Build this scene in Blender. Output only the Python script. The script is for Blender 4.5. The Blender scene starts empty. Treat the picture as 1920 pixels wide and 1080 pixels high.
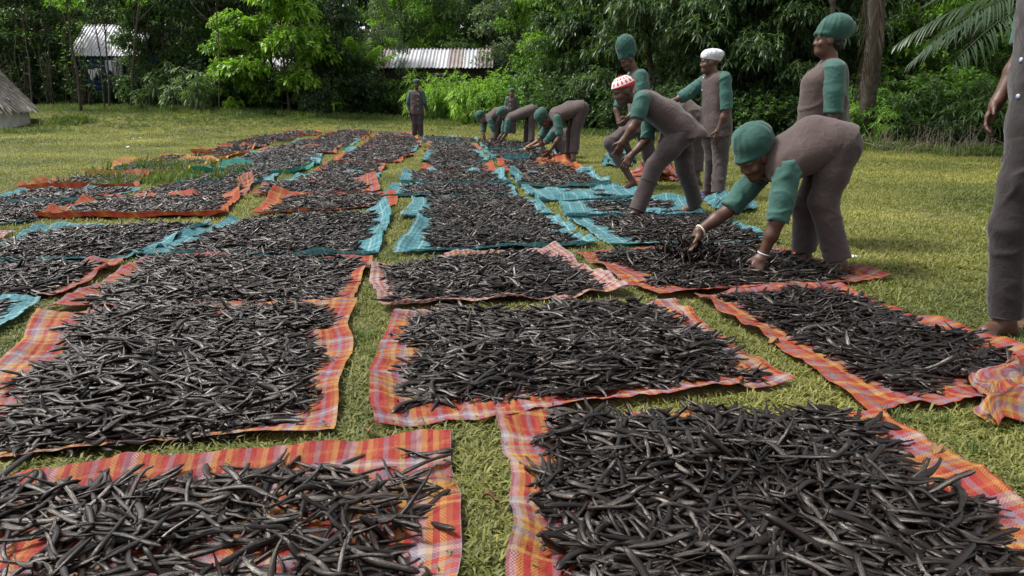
import bpy, math, random
import numpy as np
from mathutils import Vector, Matrix, Euler

# ------------------------------------------------------------------ camera, world, sun, exposure
SC = bpy.context.scene
COL = SC.collection
FPX = 1360.0                      # focal length in photo pixels (1920 wide)
HC = 1.10                         # camera height
PITCH = math.atan((540 - 183) / FPX)
cam_d = bpy.data.cameras.new('camera'); cam = bpy.data.objects.new('camera', cam_d); COL.objects.link(cam)
cam_d.sensor_width = 36.0; cam_d.lens = FPX / 1920 * 36.0
cam_d.clip_start = 0.05; cam_d.clip_end = 1000
cam.location = (0, 0, HC); cam.rotation_euler = (math.pi / 2 - PITCH, 0, 0)
SC.camera = cam

SUN_EL, SUN_ROT = math.radians(58), math.radians(-80)
world = bpy.data.worlds.new('World'); SC.world = world; world.use_nodes = True
wn, wl = world.node_tree.nodes, world.node_tree.links
sky = wn.new('ShaderNodeTexSky'); sky.sky_type = 'NISHITA'; sky.sun_disc = False
sky.sun_elevation = SUN_EL; sky.sun_rotation = SUN_ROT
sky.air_density = 1.0; sky.dust_density = 3.0; sky.ozone_density = 1.0
hsv = wn.new('ShaderNodeHueSaturation'); hsv.inputs['Saturation'].default_value = 0.22
wl.new(sky.outputs[0], hsv.inputs['Color'])
bg = wn['Background']; bg.inputs[1].default_value = 0.14
wl.new(hsv.outputs[0], bg.inputs[0])
sun_d = bpy.data.lights.new('sun', 'SUN'); sun_d.energy = 2.5; sun_d.angle = math.radians(12); sun_d.color = (1, .96, .89)
sun = bpy.data.objects.new('sun', sun_d); COL.objects.link(sun)
sd = Vector((math.sin(SUN_ROT) * math.cos(SUN_EL), math.cos(SUN_ROT) * math.cos(SUN_EL), math.sin(SUN_EL)))
sun.rotation_euler = sd.to_track_quat('Z', 'Y').to_euler(); sun.location = sd * 40
vs = SC.view_settings; vs.view_transform = 'Standard'; vs.look = 'None'; vs.exposure = 1.0; vs.gamma = 1.0
vs.use_curve_mapping = False
SC.render.engine = 'CYCLES'
SC.cycles.use_denoising = True
SC.cycles.max_bounces = 6; SC.cycles.diffuse_bounces = 3; SC.cycles.glossy_bounces = 2
SC.cycles.transmission_bounces = 3; SC.cycles.transparent_max_bounces = 4
SC.cycles.caustics_reflective = False; SC.cycles.caustics_refractive = False

# ------------------------------------------------------------------ helpers
def ray(px, py):
    a = np.array([(px - 960) / FPX, 1.0, -(py - 540) / FPX])
    c, s = math.cos(PITCH), math.sin(PITCH)
    return np.array([a[0], a[1] * c + a[2] * s, -a[1] * s + a[2] * c])
def G(px, py, z=0.0):             # photo pixel -> point on the plane at height z
    d = ray(px, py); t = (z - HC) / d[2]
    return np.array([d[0] * t, d[1] * t, z])
def P(px, py, Y):                 # photo pixel -> point at ground distance Y
    d = ray(px, py); t = Y / d[1]
    return np.array([d[0] * t, Y, HC + d[2] * t])

def mesh_np(name, V, F, smooth=False, uv=None):
    """F: array (n,3|4) or list of such arrays"""
    me = bpy.data.meshes.new(name)
    V = np.asarray(V, np.float32)
    Fs = F if isinstance(F, list) and np.ndim(F[0]) == 2 else [F]
    Fs = [np.asarray(f, np.int32) for f in Fs if len(f)]
    nl = sum(f.size for f in Fs); npoly = sum(len(f) for f in Fs)
    me.vertices.add(len(V)); me.vertices.foreach_set('co', V.ravel())
    me.loops.add(nl); me.polygons.add(npoly)
    loops = np.concatenate([f.ravel() for f in Fs]); me.loops.foreach_set('vertex_index', loops)
    tot = np.concatenate([np.full(len(f), f.shape[1], np.int32) for f in Fs])
    st = np.concatenate([[0], np.cumsum(tot)[:-1]]).astype(np.int32)
    me.polygons.foreach_set('loop_start', st)
    me.polygons.foreach_set('loop_total', tot)
    if smooth: me.polygons.foreach_set('use_smooth', np.ones(npoly, bool))
    if uv is not None:
        l = me.uv_layers.new(name='UVMap'); l.data.foreach_set('uv', np.asarray(uv, np.float32)[loops].ravel())
    me.update(calc_edges=True); me.validate()
    return me
def link(name, me, mat=None, parent=None, loc=None):
    o = bpy.data.objects.new(name, me); COL.objects.link(o)
    if mat is not None:
        if len(me.materials) == 0: me.materials.append(mat)
        else:
            o.material_slots[0].link = 'OBJECT'; o.material_slots[0].material = mat
    if loc is not None: o.location = loc
    if parent is not None: o.parent = parent
    return o
def empty(name, loc=(0, 0, 0), rz=0.0, scale=1.0):
    o = bpy.data.objects.new(name, None); COL.objects.link(o); o.location = loc; o.rotation_euler = (0, 0, rz)
    o.scale = (scale,) * 3 if not hasattr(scale, '__len__') else scale
    o.empty_display_size = .2
    return o
def tag(o, label=None, cat=None, group=None, kind=None):
    if label: o['label'] = label
    if cat: o['category'] = cat
    if group: o['group'] = group
    if kind: o['kind'] = kind
    return o
def copy_tree(o, parent=None):
    c = o.copy(); COL.objects.link(c); c.parent = parent
    for ch in list(o.children): copy_tree(ch, c)
    return c
class MB:                          # collects simple solids into one mesh
    def __init__(s): s.V = []; s.F3 = []; s.F4 = []; s.n = 0
    def add(s, V, F):
        F = np.asarray(F, np.int32) + s.n; V = np.asarray(V, float)
        (s.F3 if F.shape[1] == 3 else s.F4).append(F); s.V.append(V); s.n += len(V)
    def box(s, c, d, R=None):
        v = np.array([[x, y, z] for x in (-.5, .5) for y in (-.5, .5) for z in (-.5, .5)]) * np.asarray(d, float)
        if R is not None: v = v @ np.asarray(R).T
        s.add(v + np.asarray(c), [[0, 1, 3, 2], [4, 6, 7, 5], [0, 4, 5, 1], [2, 3, 7, 6], [0, 2, 6, 4], [1, 5, 7, 3]])
    def tube(s, pts, rad, n=7, cap=True):
        pts = np.asarray(pts, float); m = len(pts); rad = np.broadcast_to(rad, (m,))
        T = np.gradient(pts, axis=0); T /= np.linalg.norm(T, axis=1)[:, None] + 1e-9
        ref = np.array([0, 0, 1.0]) if abs(T[0][2]) < .9 else np.array([1.0, 0, 0])
        a = np.arange(n) * 2 * np.pi / n; V = []
        u = None
        for i in range(m):
            if u is None: u = np.cross(T[i], ref)
            else: u = u - T[i] * np.dot(u, T[i])
            u = u / (np.linalg.norm(u) + 1e-9); w = np.cross(T[i], u)
            V.append(pts[i] + rad[i] * (np.cos(a)[:, None] * u + np.sin(a)[:, None] * w))
        V = np.concatenate(V); i = np.arange(m - 1)[:, None] * n; j = np.arange(n)[None]; k = (j + 1) % n
        F = np.stack([i + j, i + k, i + n + k, i + n + j], -1).reshape(-1, 4)
        if cap:
            V = np.concatenate([V, pts[:1], pts[-1:]]); c0, c1 = m * n, m * n + 1
            jj = np.arange(n); kk = (jj + 1) % n
            b = s.n
            s.add(V, F)
            s.F3.append(np.stack([np.full(n, c0), kk, jj], 1) + b)
            s.F3.append(np.stack([np.full(n, c1), (m - 1) * n + jj, (m - 1) * n + kk], 1) + b)
        else: s.add(V, F)
    def mesh(s, name, smooth=False):
        F = []
        if s.F3: F.append(np.concatenate(s.F3))
        if s.F4: F.append(np.concatenate(s.F4))
        return mesh_np(name, np.concatenate(s.V), F, smooth)
    def build(s, name, mat, parent=None, smooth=False, loc=None):
        return link(name, s.mesh(name, smooth), mat, parent, loc)

class Noise:                       # cheap smooth noise in any dimension
    def __init__(s, dim, scale, seed, n=7):
        r = np.random.RandomState(seed)
        d = r.normal(size=(n, dim)); d /= np.linalg.norm(d, axis=1)[:, None]
        s.k = d * scale * r.uniform(.6, 1.7, (n, 1)); s.p = r.uniform(0, 6.28, n)
        s.k2 = r.normal(size=(n, dim)) * scale * .6; s.p2 = r.uniform(0, 6.28, n)
    def __call__(s, X):
        X = np.asarray(X, float); o = 0
        for k, p, k2, p2 in zip(s.k, s.p, s.k2, s.p2): o = o + np.sin(X @ k + p + 1.3 * np.sin(X @ k2 + p2))
        return o / math.sqrt(len(s.p) / 2) * .7   # about -1..1
def smooth01(x): x = np.clip(x, 0, 1); return x * x * (3 - 2 * x)

# ------------------------------------------------------------------ materials
def new_mat(name):
    m = bpy.data.materials.new(name); m.use_nodes = True
    return m, m.node_tree.nodes, m.node_tree.links, m.node_tree.nodes['Principled BSDF']
def N(nodes, t, **kw):
    n = nodes.new(t)
    for k, v in kw.items():
        if hasattr(n, k): setattr(n, k, v)
        else: n.inputs[k].default_value = v
    return n
def ramp(nodes, stops, interp='LINEAR'):
    r = nodes.new('ShaderNodeValToRGB'); r.color_ramp.interpolation = interp
    e = r.color_ramp.elements
    e[0].position, e[0].color = stops[0][0], (*stops[0][1], 1)
    e[1].position, e[1].color = stops[1][0], (*stops[1][1], 1)
    for p, c in stops[2:]:
        x = e.new(p); x.color = (*c, 1)
    return r
def mat_simple(name, c1, c2, scale=6, rough=.8, bump=.2, bscale=60, spec=.3, coord='Object', detail=5):
    m, n, l, b = new_mat(name)
    tc = n.new('ShaderNodeTexCoord')
    t = N(n, 'ShaderNodeTexNoise', Scale=scale, Detail=detail); l.new(tc.outputs[coord], t.inputs['Vector'])
    r = ramp(n, [(.3, c1), (.7, c2)]); l.new(t.outputs[0], r.inputs[0]); l.new(r.outputs[0], b.inputs['Base Color'])
    b.inputs['Roughness'].default_value = rough; b.inputs['Specular IOR Level'].default_value = spec
    if bump:
        t2 = N(n, 'ShaderNodeTexNoise', Scale=bscale, Detail=4); l.new(tc.outputs[coord], t2.inputs['Vector'])
        bp = N(n, 'ShaderNodeBump', Strength=bump, Distance=.01); l.new(t2.outputs[0], bp.inputs['Height']); l.new(bp.outputs[0], b.inputs['Normal'])
    return m
def mat_leaf(name, dark, light, rough=.45, trans=.35, world=False):
    m, n, l, b = new_mat(name)
    g = n.new('ShaderNodeNewGeometry')
    oi = n.new('ShaderNodeObjectInfo')
    r = ramp(n, [(0.0, dark), (.75, tuple((a + c) / 2 for a, c in zip(dark, light))), (1.0, light)])
    tc = n.new('ShaderNodeTexCoord')
    t = N(n, 'ShaderNodeTexNoise', Scale=.45 if world else .9, Detail=4 if world else 2); l.new(g.outputs['Position'] if world else tc.outputs['Object'], t.inputs['Vector'])
    ma = N(n, 'ShaderNodeMath', operation='MULTIPLY_ADD'); l.new(t.outputs[0], ma.inputs[0]); ma.inputs[1].default_value = 1.5; ma.inputs[2].default_value = -.55
    mx = N(n, 'ShaderNodeMath', operation='MULTIPLY_ADD'); l.new(g.outputs['Random Per Island'], mx.inputs[0]); mx.inputs[1].default_value = .6; l.new(ma.outputs[0], mx.inputs[2])
    l.new(mx.outputs[0], r.inputs[0])
    l.new(r.outputs[0], b.inputs['Base Color']); b.inputs['Roughness'].default_value = rough
    b.inputs['Specular IOR Level'].default_value = .4
    tr = n.new('ShaderNodeBsdfTranslucent')
    mul = N(n, 'ShaderNodeMixRGB', blend_type='MULTIPLY', Fac=1.0); l.new(r.outputs[0], mul.inputs[1]); mul.inputs[2].default_value = (1.3, 1.5, .5, 1)
    l.new(mul.outputs[0], tr.inputs[0])
    mix = N(n, 'ShaderNodeMixShader', Fac=trans); l.new(b.outputs[0], mix.inputs[1]); l.new(tr.outputs[0], mix.inputs[2])
    l.new(mix.outputs[0], n['Material Output'].inputs[0])
    return m
def mat_cloth(name, c, c2=None, rough=.75):
    m, n, l, b = new_mat(name)
    tc = n.new('ShaderNodeTexCoord')
    t = N(n, 'ShaderNodeTexNoise', Scale=5, Detail=6); l.new(tc.outputs['Object'], t.inputs['Vector'])
    c2 = c2 or tuple(x * 1.25 for x in c)
    r = ramp(n, [(.35, c), (.7, c2)]); l.new(t.outputs[0], r.inputs[0]); l.new(r.outputs[0], b.inputs['Base Color'])
    b.inputs['Roughness'].default_value = rough; b.inputs['Specular IOR Level'].default_value = .25
    b.inputs['Sheen Weight'].default_value = .15
    w = N(n, 'ShaderNodeTexNoise', Scale=16, Detail=6, Roughness=.55, Distortion=1.4); l.new(tc.outputs['Object'], w.inputs['Vector'])
    w2 = N(n, 'ShaderNodeTexNoise', Scale=420, Detail=2); l.new(tc.outputs['Object'], w2.inputs['Vector'])
    ad = N(n, 'ShaderNodeMath', operation='MULTIPLY_ADD'); l.new(w2.outputs[0], ad.inputs[0]); ad.inputs[1].default_value = .12; l.new(w.outputs[0], ad.inputs[2])
    bp = N(n, 'ShaderNodeBump', Strength=.32, Distance=.02); l.new(ad.outputs[0], bp.inputs['Height']); l.new(bp.outputs[0], b.inputs['Normal'])
    return m
def mat_plaid(name, su, sv, pu, pv, weave=210, tint=None, seed=0.0):
    """su, sv: colour bands across u and v (constant ramps), pu, pv: period in metres"""
    m, n, l, b = new_mat(name)
    uv = n.new('ShaderNodeUVMap'); uv.uv_map = 'UVMap'
    oi = n.new('ShaderNodeObjectInfo')
    sp = n.new('ShaderNodeSeparateXYZ'); l.new(uv.outputs[0], sp.inputs[0])
    def band(out, per, st, k):
        d = N(n, 'ShaderNodeMath', operation='MULTIPLY_ADD'); l.new(out, d.inputs[0]); d.inputs[1].default_value = 1 / per
        l.new(oi.outputs['Random'], d.inputs[2])
        f = N(n, 'ShaderNodeMath', operation='FRACT'); l.new(d.outputs[0], f.inputs[0])
        k_ = len(st); r = ramp(n, [(i / k_, c) for i, c in enumerate(st)], 'CONSTANT'); l.new(f.outputs[0], r.inputs[0]); return r
    ru = band(sp.outputs[0], pu, su, 0); rv = band(sp.outputs[1], pv, sv, 1)
    ck = N(n, 'ShaderNodeTexChecker', Scale=weave); l.new(uv.outputs[0], ck.inputs['Vector'])
    mr = N(n, 'ShaderNodeMapRange'); l.new(ck.outputs['Fac'], mr.inputs[0]); mr.inputs[3].default_value = .22; mr.inputs[4].default_value = .82
    mx = n.new('ShaderNodeMixRGB'); l.new(mr.outputs[0], mx.inputs[0]); l.new(ru.outputs[0], mx.inputs[1]); l.new(rv.outputs[0], mx.inputs[2])
    t = N(n, 'ShaderNodeTexNoise', Scale=3.5, Detail=6, Roughness=.65); l.new(uv.outputs[0], t.inputs['Vector'])
    dr = ramp(n, [(.25, (.62, .58, .52)), (.6, (1, 1, 1))]); l.new(t.outputs[0], dr.inputs[0])
    mu = N(n, 'ShaderNodeMixRGB', blend_type='MULTIPLY', Fac=1.0); l.new(mx.outputs[0], mu.inputs[1]); l.new(dr.outputs[0], mu.inputs[2])
    l.new(mu.outputs[0], b.inputs['Base Color'])
    b.inputs['Roughness'].default_value = .68; b.inputs['Specular IOR Level'].default_value = .2
    w2 = N(n, 'ShaderNodeTexNoise', Scale=40, Detail=4); l.new(uv.outputs[0], w2.inputs['Vector'])
    ad = N(n, 'ShaderNodeMath', operation='MULTIPLY_ADD'); l.new(ck.outputs['Fac'], ad.inputs[0]); ad.inputs[1].default_value = .15; l.new(w2.outputs[0], ad.inputs[2])
    bp = N(n, 'ShaderNodeBump', Strength=.9, Distance=.010); l.new(ad.outputs[0], bp.inputs['Height']); l.new(bp.outputs[0], b.inputs['Normal'])
    tr = n.new('ShaderNodeBsdfTranslucent'); l.new(mu.outputs[0], tr.inputs[0])
    mix = N(n, 'ShaderNodeMixShader', Fac=.18); l.new(b.outputs[0], mix.inputs[1]); l.new(tr.outputs[0], mix.inputs[2]); l.new(mix.outputs[0], n['Material Output'].inputs[0])
    return m

RED, ORA, YEL, LIL, WHI, PIN = (.275, .032, .028), (.32, .095, .035), (.39, .225, .065), (.185, .15, .195), (.34, .30, .30), (.28, .08, .078)
RE2 = (.27, .02, .018)
TEA, TE2, TE3, TEW = (.045, .19, .225), (.09, .25, .285), (.025, .115, .15), (.32, .44, .46)
R1 = [RED, RED, ORA, RED, RE2, LIL, WHI, LIL, RED, LIL, PIN, LIL, YEL, ORA, YEL, LIL, YEL, ORA, RED, YEL, RED, RE2]
R2 = [RED, YEL, ORA, RED, LIL, RED, ORA, YEL, RED, LIL, WHI, YEL]
PL = {
    'red': mat_plaid('red_plaid_weave', R2, R1, .20, .40),
    'redpink': mat_plaid('red_lilac_weave', [RED, PIN, ORA, LIL, ORA, RED, YEL, RED, LIL], [RED, ORA, RED, LIL, PIN, RED, ORA, YEL, ORA, RE2, LIL, YEL, RED], .23, .31),
    'check': mat_plaid('red_white_check_weave', [WHI, RED, WHI, PIN], [WHI, WHI, RED, WHI, PIN, YEL], .075, .10),
    'orange': mat_plaid('orange_weave', [ORA, RED, ORA, YEL, ORA, RED, PIN], [(.45, .06, .02), ORA, (.45, .06, .02), RED, YEL, ORA], .26, .22),
    'yellow': mat_plaid('yellow_weave', [YEL, (.5, .32, .03), ORA, YEL], [YEL, (.5, .34, .04), YEL, ORA], .3, .25),
    'teal': mat_plaid('teal_check_weave', [TEA, TE2, TEA, TEW, TEA, TE2, TE3, TE2], [TEA, TE2, TE3, TE2, TEA, TEW, TEA, TE2], .13, .11),
    'green': mat_plaid('green_weave', [(.02, .18, .13), (.04, .25, .19), (.02, .15, .135)], [(.03, .22, .16), (.02, .17, .13), (.15, .32, .27)], .2, .22),
}
MC = {}
MC['brown'] = mat_cloth('brown_cotton', (.052, .035, .032), (.068, .046, .043))
MC['trouser'] = mat_cloth('brown_trouser_cotton', (.043, .030, .029), (.056, .039, .038))
MC['brown_shaded'] = mat_cloth('shaded_brown_cotton', (.014, .011, .011), (.019, .015, .015))  # brown cotton with the shade on the right-hand man put into its colour
MC['green'] = mat_cloth('green_cotton', (.022, .074, .060), (.032, .094, .077))
MC['hat'] = mat_cloth('green_cap_cotton', (.014, .058, .045), (.020, .075, .059))
MC['black'] = mat_cloth('black_knit', (.01, .01, .011), (.014, .014, .015))
MC['white'] = mat_cloth('white_cotton', (.62, .62, .64), (.72, .72, .73))
SKIN = mat_simple('dark_skin', (.058, .026, .016), (.085, .040, .025), 14, .48, .12, 180, .4)
SKIN2 = mat_simple('brown_skin', (.15, .066, .038), (.19, .09, .052), 14, .5, .12, 180, .4)
HAIR = mat_simple('black_hair', (.006, .005, .005), (.012, .01, .01), 60, .6, .6, 200)
EYE = mat_simple('eye', (.03, .025, .022), (.08, .07, .065), 5, .25, 0)
BUTTON = mat_simple('pale_button', (.26, .30, .42), (.34, .38, .5), 40, .3, 0)
def mat_kufi():
    m, n, l, b = new_mat('red_white_knit')
    tc = n.new('ShaderNodeTexCoord'); sp = n.new('ShaderNodeSeparateXYZ'); l.new(tc.outputs['Object'], sp.inputs[0])
    # object space: z along the cap's axis, angle round it
    at = N(n, 'ShaderNodeMath', operation='ARCTAN2'); l.new(sp.outputs[0], at.inputs[0]); l.new(sp.outputs[1], at.inputs[1])
    sa = N(n, 'ShaderNodeMath', operation='MULTIPLY'); l.new(at.outputs[0], sa.inputs[0]); sa.inputs[1].default_value = 13
    si = N(n, 'ShaderNodeMath', operation='SINE'); l.new(sa.outputs[0], si.inputs[0])
    mz = N(n, 'ShaderNodeMapRange'); l.new(sp.outputs[2], mz.inputs[0]); mz.inputs[1].default_value = 0.03; mz.inputs[2].default_value = .137
    a = ramp(n, [(0, (1, 1, 1)), (.26, (0, 0, 0)), (.34, (.4, .4, .4)), (.52, (.25, .25, .25)), (.62, (0, 0, 0)), (.70, (.45, .45, .45)), (.86, (0, 0, 0)), (.93, (.9, .9, .9))], 'CONSTANT')
    l.new(mz.outputs[0], a.inputs[0])
    h = N(n, 'ShaderNodeMath', operation='MULTIPLY_ADD'); l.new(si.outputs[0], h.inputs[0]); h.inputs[1].default_value = .4; l.new(a.outputs[0], h.inputs[2])
    g = N(n, 'ShaderNodeMath', operation='GREATER_THAN'); l.new(h.outputs[0], g.inputs[0]); g.inputs[1].default_value = .48
    mx = n.new('ShaderNodeMixRGB'); l.new(g.outputs[0], mx.inputs[0]); mx.inputs[1].default_value = (.62, .58, .56, 1); mx.inputs[2].default_value = (.45, .02, .03, 1)
    l.new(mx.outputs[0], b.inputs['Base Color']); b.inputs['Roughness'].default_value = .9
    t = N(n, 'ShaderNodeTexNoise', Scale=150); l.new(tc.outputs['Object'], t.inputs['Vector'])
    bp = N(n, 'ShaderNodeBump', Strength=.5, Distance=.006); l.new(t.outputs[0], bp.inputs['Height']); l.new(bp.outputs[0], b.inputs['Normal'])
    return m
MC['kufi'] = mat_kufi()
def mat_print():
    m = mat_cloth('white_printed_cotton', (.5, .5, .52), (.6, .6, .61)); n, l = m.node_tree.nodes, m.node_tree.links; b = n['Principled BSDF']
    tc = n.new('ShaderNodeTexCoord'); t = N(n, 'ShaderNodeTexNoise', Scale=48, Detail=2, Distortion=2.0); l.new(tc.outputs['Object'], t.inputs['Vector'])
    r_ = ramp(n, [(.54, (.58, .58, .6)), (.57, (.24, .25, .30))], 'LINEAR'); l.new(t.outputs[0], r_.inputs[0]); l.new(r_.outputs[0], b.inputs['Base Color']); return m
MC['print'] = mat_print()
def mat_bean():
    m, n, l, b = new_mat('vanilla_bean_skin')
    uv = n.new('ShaderNodeUVMap'); uv.uv_map = 'UVMap'
    mp = n.new('ShaderNodeMapping'); l.new(uv.outputs[0], mp.inputs[0]); mp.inputs['Scale'].default_value = (3.5, 11, 1)
    oi = n.new('ShaderNodeObjectInfo')
    ofs = N(n, 'ShaderNodeVectorMath', operation='ADD'); l.new(mp.outputs[0], ofs.inputs[0])
    cb = n.new('ShaderNodeCombineXYZ'); ml = N(n, 'ShaderNodeMath', operation='MULTIPLY'); l.new(oi.outputs['Random'], ml.inputs[0]); ml.inputs[1].default_value = 50
    l.new(ml.outputs[0], cb.inputs[2]); l.new(cb.outputs[0], ofs.inputs[1])
    t = N(n, 'ShaderNodeTexNoise', Scale=1.0, Detail=4, Roughness=.6); l.new(ofs.outputs[0], t.inputs['Vector'])
    r = ramp(n, [(.3, (.0022, .0014, .0011)), (.75, (.011, .0066, .005))]); l.new(t.outputs[0], r.inputs[0])
    rr = ramp(n, [(0, (.7, .68, .68)), (.8, (1.1, 1.05, 1.05)), (1, (2.0, 1.7, 1.5))]); l.new(oi.outputs['Random'], rr.inputs[0])
    mu = N(n, 'ShaderNodeMixRGB', blend_type='MULTIPLY', Fac=1.0); l.new(r.outputs[0], mu.inputs[1]); l.new(rr.outputs[0], mu.inputs[2])
    l.new(mu.outputs[0], b.inputs['Base Color'])
    ro = N(n, 'ShaderNodeMapRange'); l.new(t.outputs[0], ro.inputs[0]); ro.inputs[3].default_value = .20; ro.inputs[4].default_value = .38; l.new(ro.outputs[0], b.inputs['Roughness'])
    b.inputs['Specular IOR Level'].default_value = .42; b.inputs['Specular Tint'].default_value = (1, .9, .82, 1)
    b.inputs['Coat Weight'].default_value = .14; b.inputs['Coat Roughness'].default_value = .26
    bp = N(n, 'ShaderNodeBump', Strength=.6, Distance=.004); l.new(t.outputs[0], bp.inputs['Height']); l.new(bp.outputs[0], b.inputs['Normal'])
    return m
BEAN = mat_bean()
BARK = mat_simple('grey_bark', (.09, .075, .055), (.2, .17, .13), 9, .9, .6, 40)
BARK2 = mat_simple('pale_stem_bark', (.16, .135, .095), (.3, .26, .19), 9, .9, .5, 40)
LEAF = {
    'dark': mat_leaf('dark_leaf', (0.017, 0.039, 0.016), (0.088, 0.150, 0.052)),
    'mango': mat_leaf('mango_leaf', (0.021, 0.050, 0.021), (0.150, 0.221, 0.088), .38),
    'mid': mat_leaf('mid_green_leaf', (0.032, 0.074, 0.024), (0.133, 0.221, 0.062)),
    'grey': mat_leaf('grey_green_leaf', (0.044, 0.079, 0.046), (0.195, 0.248, 0.150)),
    'bright': mat_leaf('bright_leaf', (0.078, 0.177, 0.032), (0.442, 0.641, 0.099), .4, .45),
    'fresh': mat_leaf('fresh_leaf', (0.060, 0.149, 0.029), (0.298, 0.467, 0.085), .45, .42),
    'pale': mat_leaf('pale_long_leaf', (0.056, 0.113, 0.042), (0.320, 0.434, 0.189), .45, .35),
    'palm': mat_leaf('palm_leaflet', (0.020, 0.043, 0.020), (0.080, 0.123, 0.058), .4, .25),
    'dead': mat_leaf('dead_frond_leaflet', (.035, .025, .018), (.14, .105, .075), .8, .1),
    'grass': mat_leaf('lawn_grass_blade', (.048, .070, .015), (.39, .355, .10), .6, .3, True),
    'weed': mat_leaf('tall_grass_blade', (.04, .07, .014), (.16, .20, .05), .55, .35, True),
}

# ------------------------------------------------------------------ ground
def mat_ground():
    m, n, l, b = new_mat('lawn_ground')
    g = n.new('ShaderNodeNewGeometry')
    t = N(n, 'ShaderNodeTexNoise', Scale=.5, Detail=8, Roughness=.7); l.new(g.outputs['Position'], t.inputs['Vector'])
    t2 = N(n, 'ShaderNodeTexNoise', Scale=18, Detail=6, Roughness=.75); l.new(g.outputs['Position'], t2.inputs['Vector'])
    r = ramp(n, [(.3, (.07, .08, .018)), (.5, (.13, .13, .032)), (.7, (.20, .165, .055))]); l.new(t.outputs[0], r.inputs[0])
    r2 = ramp(n, [(.32, (.45, .42, .35)), (.62, (1.15, 1.15, 1.1))]); l.new(t2.outputs[0], r2.inputs[0])
    mu = N(n, 'ShaderNodeMixRGB', blend_type='MULTIPLY', Fac=1.0); l.new(r.outputs[0], mu.inputs[1]); l.new(r2.outputs[0], mu.inputs[2])
    l.new(mu.outputs[0], b.inputs['Base Color']); b.inputs['Roughness'].default_value = .95
    bp = N(n, 'ShaderNodeBump', Strength=.8, Distance=.03); l.new(t2.outputs[0], bp.inputs['Height']); l.new(bp.outputs[0], b.inputs['Normal'])
    return m
EDGE_PX = [(780, 231), (900, 236), (1090, 250), (1200, 262), (1500, 272), (1640, 278), (1760, 286), (2200, 300)]
EDGE = np.array([[-45, 36], [-24, 34], [-17, 33], [-13, 30.5], [-8.5, 30.5]] + [list(G(x, y)[:2]) for x, y in EDGE_PX])     # where the lawn meets the trees
def edge_y(X): return np.interp(X, EDGE[:, 0], EDGE[:, 1])
def gz(x, y): return .60 * smooth01((-np.asarray(x) - .5) / 13) * smooth01((np.asarray(y) - 22.5) / 10)   # the lawn rises gently towards the shed
def build_ground():
    s = 300
    ax = np.concatenate([[-s, -80], np.arange(-50, 51, 1.0), [80, s]]); ay = np.concatenate([[-60], np.arange(0, 62, 1.0), [90, 500]])
    gx, gy = [a.ravel() for a in np.meshgrid(ax, ay)]; nx = len(ax); i = (np.arange(len(ay) - 1)[:, None] * nx + np.arange(nx - 1)[None]).ravel()
    o = link('lawn', mesh_np('lawn', np.stack([gx, gy, gz(gx, gy)], 1), np.stack([i, i + 1, i + nx + 1, i + nx], 1), True), mat_ground())
    tag(o, kind='structure')
    # leaf litter and soil beneath the trees: a sheet with an uneven edge
    nz = Noise(1, 1.2, 3)
    xs = np.linspace(-70, 70, 240); ye = edge_y(xs) + .5 + .5 * nz(xs[:, None])
    q = np.linspace(0, 1, 30) ** 2 * 100; X = np.repeat(xs[None], 30, 0); Yy = ye[None] + q[:, None]
    V = np.stack([X, Yy, gz(X, Yy) + .02], -1).reshape(-1, 3); i = (np.arange(29)[:, None] * 240 + np.arange(239)[None]).ravel(); F = np.stack([i, i + 1, i + 241, i + 240], 1)
    tag(link('forest_floor', mesh_np('forest_floor', V, F), mat_simple('leaf_litter', (.012, .011, .006), (.05, .038, .02), 2.5, .95, .8, 12, coord='Object')), kind='structure')
    dirt = mat_simple('bare_earth', (.085, .07, .045), (.15, .125, .085), 4, .95, .5, 20)
    for k, (pts) in enumerate([[(165, 205), (215, 203), (262, 209), (290, 216), (240, 218), (190, 211)],                                [(1660, 400), (1760, 395), (1830, 408), (1740, 418), (1665, 410)]]):
        C = np.array([G(x, y, .011) for x, y in pts]) if k else np.array([[-19, 33.5, 0], [-17.5, 35, 0], [-15.6, 34, 0], [-14.3, 30, 0], [-14.8, 28.5, 0], [-16.2, 30, 0]]); C[:, 2] = gz(C[:, 0], C[:, 1]) + .03 * (k < 1) + .011; c = C.mean(0); out = []
        rn = np.random.RandomState(k)
        for a in range(len(C)):
            for q in range(5):
                p = C[a] + (C[(a + 1) % len(C)] - C[a]) * q / 5; out.append(c + (p - c) * rn.uniform(.8, 1.12))
        out = np.array(out + [c]); m_ = len(out) - 1; j = np.arange(m_)
        tag(link('bare_earth', mesh_np('bare_earth', out, np.stack([j, (j + 1) % m_, np.full(m_, m_)], 1)), dirt), kind='structure')
build_ground()

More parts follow.
